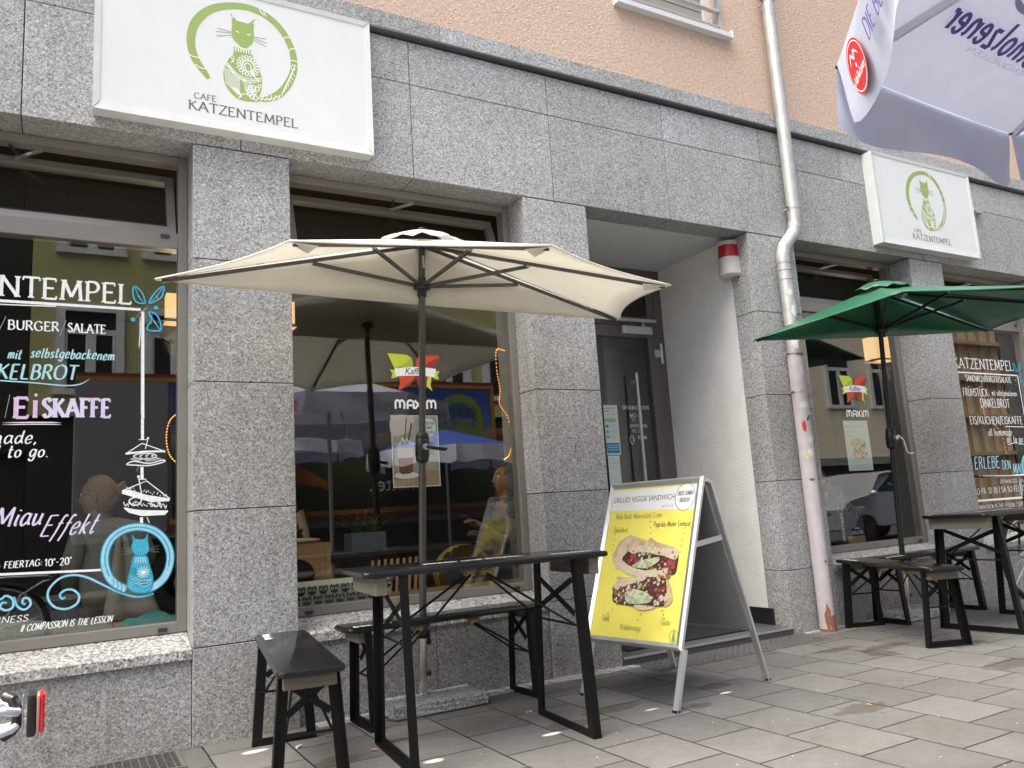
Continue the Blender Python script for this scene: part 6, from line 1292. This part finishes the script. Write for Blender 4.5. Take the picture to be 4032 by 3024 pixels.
for k, z in enumerate((1.655, 1.61, 1.565)): mb.poly(B_(3.925, 3.95, z-.012, z+.012), mp3, 'paper_teal' if k else 'paper_blue'); mb.stroke([(3.96, z+.004), (4.03, z+.004)], .002, mp3, 'paper_grey', False); mb.stroke([(3.96, z-.004), (4.01, z-.004)], .002, mp3, 'paper_grey', False)
for k in range(3): mb.stroke([(3.93, 1.495-.018*k), (4.04, 1.495-.018*k)], .004, mp3, 'paper_pale', False)
mb.build('print', sh)
t, sh = sheet_thing('notice', 'pale lower notice taped to the door glass', 'notice', 3.92, 4.04, 1.10, 1.410, 'paper_pale', yp_)
mb = MB()
for k in range(10): mb.stroke([(3.935, 1.385-.02*k-(k > 4)*.05), (4.0+.02*(k % 3), 1.385-.02*k-(k > 4)*.05)], .003, mp3, 'paper_grey', False)
mb.build('print', sh)

# ------------------------------------------------------------------ people behind the glass
def skin(J, E_, root):
    """one continuous body surface grown round a skeleton"""
    names = list(J); me = bpy.data.meshes.new('s'); me.from_pydata([J[n][0] for n in names], [(names.index(a), names.index(b)) for a, b in E_], [])
    o = bpy.data.objects.new('s', me); col.objects.link(o); o.modifiers.new('k', 'SKIN'); s = o.modifiers.new('u', 'SUBSURF'); s.levels = 2; s.render_levels = 2
    sk = me.skin_vertices[0].data
    for i, n in enumerate(names):
        r_ = J[n][1]; sk[i].radius = r_ if isinstance(r_, tuple) else (r_, r_); sk[i].use_root = (n == root)
    dg = bpy.context.evaluated_depsgraph_get(); m2 = bpy.data.meshes.new_from_object(o.evaluated_get(dg))
    vs = [tuple(v.co) for v in m2.vertices]; fs = [tuple(p.vertices) for p in m2.polygons]; bpy.data.objects.remove(o); bpy.data.meshes.remove(me); bpy.data.meshes.remove(m2)
    return vs, fs
def person(label, hc, fd, J, cloth_m, hair_m, bun=False, longhair=False, glasses=False, tilt=0., hold=None, sleeves='long'):
    hc = Vector(hc); fd = Vector(fd).normalized(); sd_ = Vector((0, 0, 1)).cross(fd).normalized(); upv = (Vector((0, 0, 1))-fd*tilt).normalized(); fw = sd_.cross(upv).normalized()
    root = thing('person', label, 'person', None, (J['pel'][0], J['pel'][1], .15))
    V = lambda k: Vector(J[k])
    K = {'pel': (V('pel'), (.15, .11)), 'wst': (V('pel').lerp(V('chs'), .45), (.125, .10)), 'chs': (V('chs'), (.14, .11)), 'nkb': (V('chs').lerp(hc, .52), .058), 'nk': (hc-upv*.10-fw*.015, .052), 'hd': (hc-upv*.02, (.06, .07))}
    Es = [('pel', 'wst'), ('wst', 'chs'), ('chs', 'nkb'), ('nkb', 'nk'), ('nk', 'hd')]
    C = {k: K[k] for k in ('pel', 'wst', 'chs', 'nkb')}; C = {k: (p, tuple(a+.03 for a in r) if isinstance(r, tuple) else r+.012) for k, (p, r) in C.items()}; Ec = Es[:3]
    for s in 'LR':
        K['sh'+s] = (V('sh'+s), .062); K['el'+s] = (V('el'+s), .043); K['wr'+s] = (V('wr'+s), .028); Es += [('chs', 'sh'+s), ('sh'+s, 'el'+s), ('el'+s, 'wr'+s)]
        C['sh'+s] = (V('sh'+s), .074); C['el'+s] = (V('el'+s), .056); Ec += [('chs', 'sh'+s), ('sh'+s, 'el'+s)]
        if sleeves == 'long': C['wr'+s] = (V('wr'+s).lerp(V('el'+s), .12), .040); Ec.append(('el'+s, 'wr'+s))
        d = (V('wr'+s)-V('el'+s)).normalized(); sdv = d.cross(Vector((0, 0, 1))).normalized(); dn = sdv.cross(d).normalized()
        if dn.z > 0: dn = -dn
        pm = V('wr'+s)+d*.05; K['pm'+s] = (pm, (.034, .018)); Es.append(('wr'+s, 'pm'+s))
        for k, (off, ln) in enumerate(((-.030, .066), (-.010, .076), (.010, .072), (.029, .056))):
            a = pm+d*.035+sdv*off; b = a+d*ln*.5+dn*.012; c = b+d*ln*.25+dn*.028
            for n_, p, r_ in (('a', a, .0095), ('b', b, .0085), ('c', c, .0075)): K[f'f{s}{k}{n_}'] = (p, r_)
            Es += [('pm'+s, f'f{s}{k}a'), (f'f{s}{k}a', f'f{s}{k}b'), (f'f{s}{k}b', f'f{s}{k}c')]
        tb_ = V('wr'+s)+d*.025-sdv*.034; K['t'+s+'a'] = (tb_, .011); K['t'+s+'b'] = (tb_+d*.03-sdv*.018+dn*.012, .0095); K['t'+s+'c'] = (tb_+d*.055-sdv*.016+dn*.02, .008); Es += [('wr'+s, 't'+s+'a'), ('t'+s+'a', 't'+s+'b'), ('t'+s+'b', 't'+s+'c')]
        hp = V('pel')+Vector((0, 0, -.02))+ (V('kn'+s)-V('pel'))*.25; K['kn'+s] = (V('kn'+s), .062); K['an'+s] = (V('an'+s), .04); K['hp'+s] = (hp, .085); Es += [('pel', 'hp'+s), ('hp'+s, 'kn'+s), ('kn'+s, 'an'+s)]
        tf = (V('kn'+s)-V('pel')); tf.z = 0; K['to'+s] = (V('an'+s)+tf.normalized()*.14-Vector((0, 0, .03)), .035); Es.append(('an'+s, 'to'+s))
    mb = MB(); vs, fs = skin(K, Es, 'pel'); mb.add(vs, fs, 'skin')
    W = lambda a, b, c: hc + sd_*a + fw*b + upv*c
    bm = bmesh.new(); bmesh.ops.create_uvsphere(bm, u_segments=28, v_segments=20, radius=1)
    for v in bm.verts:
        x, y, z = v.co; k = 1-.26*max(0, -z)**1.3; q = .075*k*x; f_ = .092*y*(1-.12*max(0, -z)); 
        if y > 0: f_ += .012*math.exp(-((z+.25)**2)/.02-(x*x)/.02)+.006*math.exp(-((z+.75)**2)/.03-(x*x)/.06)-.007*math.exp(-((z-.02)**2)/.015-((abs(x)-.4)**2)/.03)
        v.co = W(q, f_, .112*z)
    mb.bm(bm, 'skin')
    nb_ = [W(-.011, .086, -.03), W(.011, .086, -.03), W(0, .112, -.032), W(0, .088, .008), W(0, .09, -.042)]; mb.add(nb_, [(0, 2, 3), (1, 3, 2), (0, 4, 2), (4, 1, 2)], 'skin')
    for q in (-1, 1):
        mb.ball(W(q*.031, .074, .006), .0125, 'eye_white', 8); mb.ball(W(q*.031, .0835, .005), .0062, 'eye', 6); mb.ball(W(q*.074, -.005, -.008), (.012, .022, .030), 'skin', 8)
        mb.tube([W(q*.018, .086, .026), W(q*.033, .084, .031), W(q*.048, .073, .026)], .0035, hair_m, 6)
    mb.tube([W(-.024, .078, -.062), W(-.01, .088, -.060), W(0, .089, -.062), W(.01, .088, -.060), W(.024, .078, -.062)], [.002, .0045, .0042, .0045, .002], 'lips', 8)
    body = mb.build('body', root, smooth=True)
    mb = MB(); vs, fs = skin(C, Ec, 'pel'); mb.add(vs, fs, cloth_m); mb.build('top', root, smooth=True)
    T_ = {k: K[k] for k in ('pel', 'hpL', 'hpR', 'knL', 'knR', 'anL', 'anR')}; T_ = {k: (p, tuple(a+.02 for a in r) if isinstance(r, tuple) else r+.014) for k, (p, r) in T_.items()}
    mb = MB(); vs, fs = skin(T_, [('pel', 'hpL'), ('hpL', 'knL'), ('knL', 'anL'), ('pel', 'hpR'), ('hpR', 'knR'), ('knR', 'anR')], 'pel'); mb.add(vs, fs, 'trousers'); mb.build('trousers', root, smooth=True)
    mb = MB(); bm = bmesh.new(); bmesh.ops.create_uvsphere(bm, u_segments=32, v_segments=20, radius=1)
    dl = [v for v in bm.verts if (v.co.y > .58 and v.co.z < .60) or (v.co.y > .22 and v.co.z < .02) or (v.co.y > -.1 and v.co.z < -.3) or v.co.z < -.72]
    bmesh.ops.delete(bm, geom=dl, context='VERTS')
    for v in bm.verts:
        x, y, z = v.co; r_ = 1+.03*math.sin(14*math.atan2(x, y)+z*4)*(.5); v.co = W(.083*x*r_, .103*y*r_-.003, .124*z*r_+.004)
    mb.bm(bm, hair_m)
    if bun:
        mb.ball(W(.0, -.115, .055), (.036, .036, .034), hair_m, 8); mb.tube([W(.03*math.cos(a), -.118+.006*math.sin(3*a), .058+.03*math.sin(a)) for a in [k*.5 for k in range(12)]], .012, hair_m, 8)
        for k in range(9): mb.tube([W(-.06+.015*k, -.06, -.06), W(-.05+.013*k, -.10, -.02), W(0, -.115, .05)], .004, hair_m, 5)
    if longhair:
        for k in range(15):
            a = math.pi*(.95+1.1*k/14); mb.tube([W(.075*math.cos(a), .085*math.sin(a), .03), W(.088*math.cos(a), .095*math.sin(a), -.07), W(.095*math.cos(a), .095*math.sin(a)-.01, -.16-.02*math.sin(k*3))], [.016, .019, .006], hair_m, 8)
    mb.build('hair', root, smooth=True)
    if glasses:
        mb = MB()
        for q in (-1, 1):
            mb.tube([W(q*.032+.024*math.cos(a*.5), .094, .005+.018*math.sin(a*.5)) for a in range(13)], .0022, 'plastic_black', 6, closed=True); mb.tube([W(q*.056, .092, .01), W(q*.076, .0, .008)], .002, 'plastic_black', 6)
        mb.tube([W(-.008, .095, .008), W(.008, .095, .008)], .002, 'plastic_black', 6); mb.build('glasses', root)
    return root
def seat_pose(x, y, z, dx, dy, shw=.17, **k):
    """joints of a seated figure facing (dx,dy)"""
    f = Vector((dx, dy, 0)).normalized(); s = Vector((-f.y, f.x, 0)); p = Vector((x, y, z)); J = {'pel': p, 'chs': p+Vector((0, 0, .36))+f*.03}
    for n, q in (('L', 1), ('R', -1)):
        J['sh'+n] = J['chs']+s*q*shw+Vector((0, 0, .09)); J['el'+n] = J['sh'+n]+s*q*.05-Vector((0, 0, .26))+f*.06; J['wr'+n] = J['el'+n]+f*.22-s*q*.06+Vector((0, 0, .02)); J['kn'+n] = p+f*.42+s*q*.1-Vector((0, 0, .0)); J['an'+n] = p+f*.44+s*q*.1-Vector((0, 0, z-.25))
    J.update({a: Vector(b) for a, b in k.items()}); return {a: tuple(b) for a, b in J.items()}
J = seat_pose(.25, 5.14, .60, -.55, .85, elL=(.055, 5.12, .84), wrL=(.06, 5.32, .66), elR=(.455, 5.19, .87), wrR=(.36, 5.42, .80), shL=(.10, 5.10, 1.035), shR=(.385, 5.16, 1.03))
pw = person('blonde woman with a bun and grey top seated with her back to the left window', (.185, 5.14, 1.235), (-.93, .25, 0), J, 'knit_grey', 'hair_blond', bun=True, glasses=True, tilt=.12)
mb = MB(); bm = bmesh.new(); bmesh.ops.create_grid(bm, x_segments=8, y_segments=12, size=.5)
for v in bm.verts:
    u, w_ = v.co.x+.5, v.co.y+.5; x = .36-.06*w_+(u-.5)*(.26*(1-w_)+.03); v.co = Vector((x, 5.0-.02*math.sin(u*9)+.03*w_, .56+.46*w_))
mb.bm(bm, 'vest'); o = mb.build('vest', pw, smooth=True); o.modifiers.new('t', 'SOLIDIFY').thickness = .01
J = seat_pose(2.86, 5.1, .60, -1, .1, elR=(2.74, 5.02, .80), wrR=(2.55, 5.0, .915), elL=(2.76, 5.28, .80), wrL=(2.60, 5.15, .86))
pg = person('person in a dark green shirt looking at a phone behind the coffee window', (2.80, 5.08, 1.235), (-1, 0, -.0), J, 'shirt_green', 'hair_dark', longhair=True, tilt=.22, sleeves='short')
t = thing('phone', 'red phone held by the person in the green shirt', 'phone', None, (2.46, 5.0, .93)); mb = MB(); mb.cbox(-.004, .004, -.036, .036, -.07, .07, 'phone', .003, Matrix.Translation((2.465, 5.015, .955)) @ Matrix.Rotation(rad(-50), 4, 'Y')); mb.box(.0042, .0062, -.036, .036, -.07, .07, 'logo_red', Matrix.Translation((2.465, 5.015, .955)) @ Matrix.Rotation(rad(-50), 4, 'Y')); mb.build('case', t)
J = seat_pose(1.36, 5.95, .60, .25, -1, elL=(1.52, 5.80, .84), wrL=(1.44, 5.66, .95), elR=(1.18, 5.80, .84), wrR=(1.32, 5.66, .95))
pk = person('girl with reddish long hair looking down at an orange cup behind the coffee window', (1.40, 5.90, 1.22), (.3, -1, 0), J, 'top_pale', 'hair_red', longhair=True, tilt=.2)
t = thing('cup', 'orange cup held by the girl with reddish hair', 'cup', None, (1.38, 5.58, .95)); mb = MB(); mb.lathe([(.028, 0), (.038, .09), (.036, .092), (.027, .006)], 'cup_orange', Matrix.Translation((1.385, 5.57, .90)), 16); mb.build('cup_body', t, angle=40)
J = seat_pose(6.13, 5.15, .55, -.7, -.75, wrL=(6.30, 4.92, .80), elL=(6.33, 5.05, .72), wrR=(5.93, 5.0, .78), elR=(5.95, 5.12, .74))
person('smiling dark haired woman with glasses behind the window under the green parasol', (6.13, 5.10, 1.085), (-.75, -.66, 0), J, 'shirt_green', 'hair_dark', longhair=True, glasses=True, tilt=.05)

# ------------------------------------------------------------------ across the street (seen in the glass)
def facade(name, label, x0, x1, y, h, wall_m, cols, rows, ww, hh, base_m, base_z, band=True):
    root = thing(name, label, 'building', None, ((x0+x1)/2, y, 0)); mb = MB(); mb.box(x0, x1, y-8, y, base_z, h, wall_m); mb.box(x0, x1, y-8, y-.02, -.1, base_z-.001, base_m); mb.build('wall', root)
    mb = MB(); mb.box(x0, x1, y+.001, y+.10, base_z-.25, base_z-.02, wall_m if band else 'band_grey'); mb.build('cornice', root)
    for z in rows:
        for cx in cols:
            mb = MB(); yy = y+.002
            for a, b, c, d in ((cx-ww/2-.16, cx-ww/2, z, z+hh), (cx+ww/2, cx+ww/2+.16, z, z+hh), (cx-ww/2-.16, cx+ww/2+.16, z+hh, z+hh+.16), (cx-ww/2-.2, cx+ww/2+.2, z-.12, z)): mb.box(a, b, yy, yy+.08, c, d, 'trim_white')
            mb.box(cx-.05, cx+.05, yy, yy+.05, z, z+hh*.70, 'trim_white'); mb.box(cx-ww/2, cx+ww/2, yy, yy+.05, z+hh*.70, z+hh*.77, 'trim_white')
            for s in (cx-ww/2, cx+ww/2-.06, cx-.09, cx+.05): mb.box(s, s+.05, yy, yy+.045, z, z+hh*.70, 'trim_white')
            w_ = mb.build('window', root); mb = MB(); mb.box(cx-ww/2, cx+ww/2, yy-.001, yy+.02, z, z+hh, 'dark_pane'); mb.build('pane', w_)
    return root
facade('apartment_building', 'olive green apartment building with white windows, reflected in the left windows', -.6, 12.5, -9.06, 8.7, 'olive_plaster', [.46+1.6*k for k in range(8)], [4.0, 6.95], .92, 1.6, 'dark_plaster', 3.7)
facade('apartment_building', 'dark building reflected at the far left of the windows', -5.5, -.62, -9.3, 8, 'dark_plaster', [-3.5], [4.2], 1.0, 1.6, 'dark_plaster', 3.0)
facade('apartment_building', 'beige apartment building with white windows, reflected under the green parasol', 12.52, 28.4, -9.06, 8.8, 'beige_plaster', [14+2.3*k for k in range(7)], [3.9, 6.9], 1.1, 1.7, 'dark_plaster', 2.1, False)
t = thing('scaffolded_building', 'building behind scaffold boards and cream tarpaulin, reflected in the far window', 'building', None, (34, -9, 0))
mb = MB(); mb.box(28.5, 33.2, -17, -9.06, 0, 9, 'tarp'); mb.build('tarpaulin', t)
mb = MB()
for k in range(7): mb.tube([(28.7+k*.74, -8.9, 0), (28.7+k*.74, -8.9, 9.2)], .05, 'scaffold_rust', 8)
mb.build('scaffold_poles', t)
mb = MB()
for k in range(5): mb.box(28.5, 33.2, -9.05, -8.75, 2.0+k*1.45, 2.14+k*1.45, 'plank')
mb.build('planks', t)
facade('apartment_building', 'grey building reflected at the right of the far window', 33.3, 45, -9.06, 8.7, 'band_grey', [36, 39, 42], [4, 7], 1.1, 1.7, 'dark_plaster', 3)
t = thing('delivery_truck', 'delivery truck with a landscape mural on its side, reflected in the windows', 'truck', None, (4, -4.06, 0)); TY = -4.06
mb = MB(); mb.box(.16, 7.03, TY-2.3, TY-.03, .95, 3.42, 'truck_grey'); mb.build('box_body', t)
mb = MB(); mb.box(1.45, 6.95, TY-.029, TY, 1.22, 3.30, 'mural'); mu = mb.build('mural', t)
mb = MB(); mb.cbox(.19, 1.40, TY-.029, TY+.004, 1.05, 3.31, 'truck_grey', .01); mb.build('grey_panel', t)
mb = MB()
for z0, z1, m in ((3.3005, 3.36, 'truck_orange'), (3.3605, 3.42, 'truck_red'), (1.14, 1.2195, 'truck_orange'), (1.05, 1.139, 'truck_red')): mb.box(1.42 if z0 < 2 else .16, 7.03, TY-.029, TY+.006, z0, z1, m)
mb.box(6.955, 7.03, TY-.029, TY+.005, 1.22, 3.30, 'truck_orange'); mb.build('border', t)
mb = MB(); mp = lambda x, z, off: (x, TY+.002+off, z)
mb.stroke([(6.30+.40*math.cos(a*.25), 2.72+.40*math.sin(a*.25)) for a in range(25)], .16, mp, 'truck_green', closed=True)
mq = lambda x, z, off: mp(-x, z, off)
hand(mb, 'genial', -6.66, -5.95, 2.80, .24, mq, 'ink_black', .14, slant=.15); hand(mb, 'REGIONAL', -6.5, -5.0, 2.38, .34, mq, 'truck_green', .2, serif=True); printed(mb, 'mittel.', -5.35, -4.55, 1.50, .26, mq, 'paper')
for k in range(5): mb.poly([(2.0+.18*k, 2.25), (2.25+.17*k, 2.32-.02*k), (3.1+.22*k, 1.75-.04*k), (3.0+.2*k, 1.72-.04*k)], mp, 'carrot', False)
for k in range(14): mb.stroke([(2.1+.05*k, 2.28), (1.8+.09*k, 2.5+.02*(k % 3))], .03, mp, 'carrot_leaf', False, taper=True)
mb.build('lettering', mu)
mb = MB(); mb.cbox(7.2, 9.0, TY-2.2, TY-.05, .55, 2.6, 'truck_orange', .12); mb.build('cab', t)
mb = MB(); mb.box(.2, 8.9, TY-2.0, TY-.2, .55, .94, 'dark_metal'); mb.build('chassis', t)
def wheel(p, x, y, r_, w_, z=None):
    mb = MB(); M = Matrix.Translation((x, y, r_-.15)) @ Matrix.Rotation(math.pi/2, 4, 'X'); mb.lathe([(r_*.55, 0), (r_*.96, 0), (r_, .03), (r_, w_-.03), (r_*.96, w_), (r_*.55, w_)], 'tyre', M, 28); wo = mb.build('wheel', p, angle=40)
    mb = MB(); mb.lathe([(.03, .02), (r_*.2, -.005), (r_*.5, .03), (r_*.55, .0)], 'silver', M, 20); mb.build('rim', wo, angle=40)
for x in (1.6, 7.9): wheel(t, x, TY-.1, .45, .25); wheel(t, x, TY-1.95, .45, .25)
t = thing('parked_car', 'silver parked car reflected in the window under the green parasol', 'car', None, (16, -3.9, 0))
prof = [(14.0, .35), (14.0, .75), (14.25, .92), (14.9, 1.02), (15.5, 1.45), (16.2, 1.52), (17.1, 1.48), (17.8, 1.10), (18.3, 1.0), (18.45, .75), (18.45, .35)]; prof = [(x, z-.13) for x, z in prof]
mb = MB(); n = len(prof); vs = []
for y, k in ((-2.35, .9), (-2.2, 1.0), (-4.0, 1.0), (-4.15, .9)): vs += [(16.2+(x-16.2)*(.985 if k < 1 else 1), y+(0 if z < .9 else (.16 if y < -3.2 else -.16)), z) for x, z in prof]
mb.add(vs, [(i*n+k, i*n+(k+1) % n, (i+1)*n+(k+1) % n, (i+1)*n+k) for i in range(3) for k in range(n)]+[tuple(range(n)), tuple(range(3*n, 4*n))[::-1]], 'car_silver'); mb.build('body', t, angle=50)
mb = MB(); g = [(15.05, .93), (15.55, 1.27), (16.2, 1.33), (17.0, 1.30), (17.6, .98)]; mb.add([(x, -2.38-.10*(z > 1), z) for x, z in g]+[(x, -2.55, z) for x, z in g], [tuple(range(5)), tuple(range(5, 10))[::-1]]+[(k, (k+1) % 5, 5+(k+1) % 5, 5+k) for k in range(5)], 'dark_pane'); mb.build('side_window', t)
mb = MB(); mb.ball((15.0, -2.18, .92), (.10, .10, .07), 'car_silver', 8); mb.build('mirror', t, smooth=True)
for x in (14.85, 17.5): wheel(t, x, -2.28, .32, .2); wheel(t, x, -3.9, .32, .2)
cr2 = copy_tree(t); cr2['label'] = 'silver parked car reflected in the far window'; cr2.location = (23.5, -3.9, 0)
octo_parasol('market_parasol', 'blue and white parasol reflected at the left of the coffee window', (2.75, -3.0), 1.25, 2.20, .30, .22, .3, 'parasol_blue', 'parasol_white', group='parasols reflected in the coffee window')
octo_parasol('market_parasol', 'blue and white parasol reflected at the right of the coffee window', (5.5, -3.0), 1.28, 2.06, .36, .26, .3, 'parasol_blue', 'parasol_white', group='parasols reflected in the coffee window')
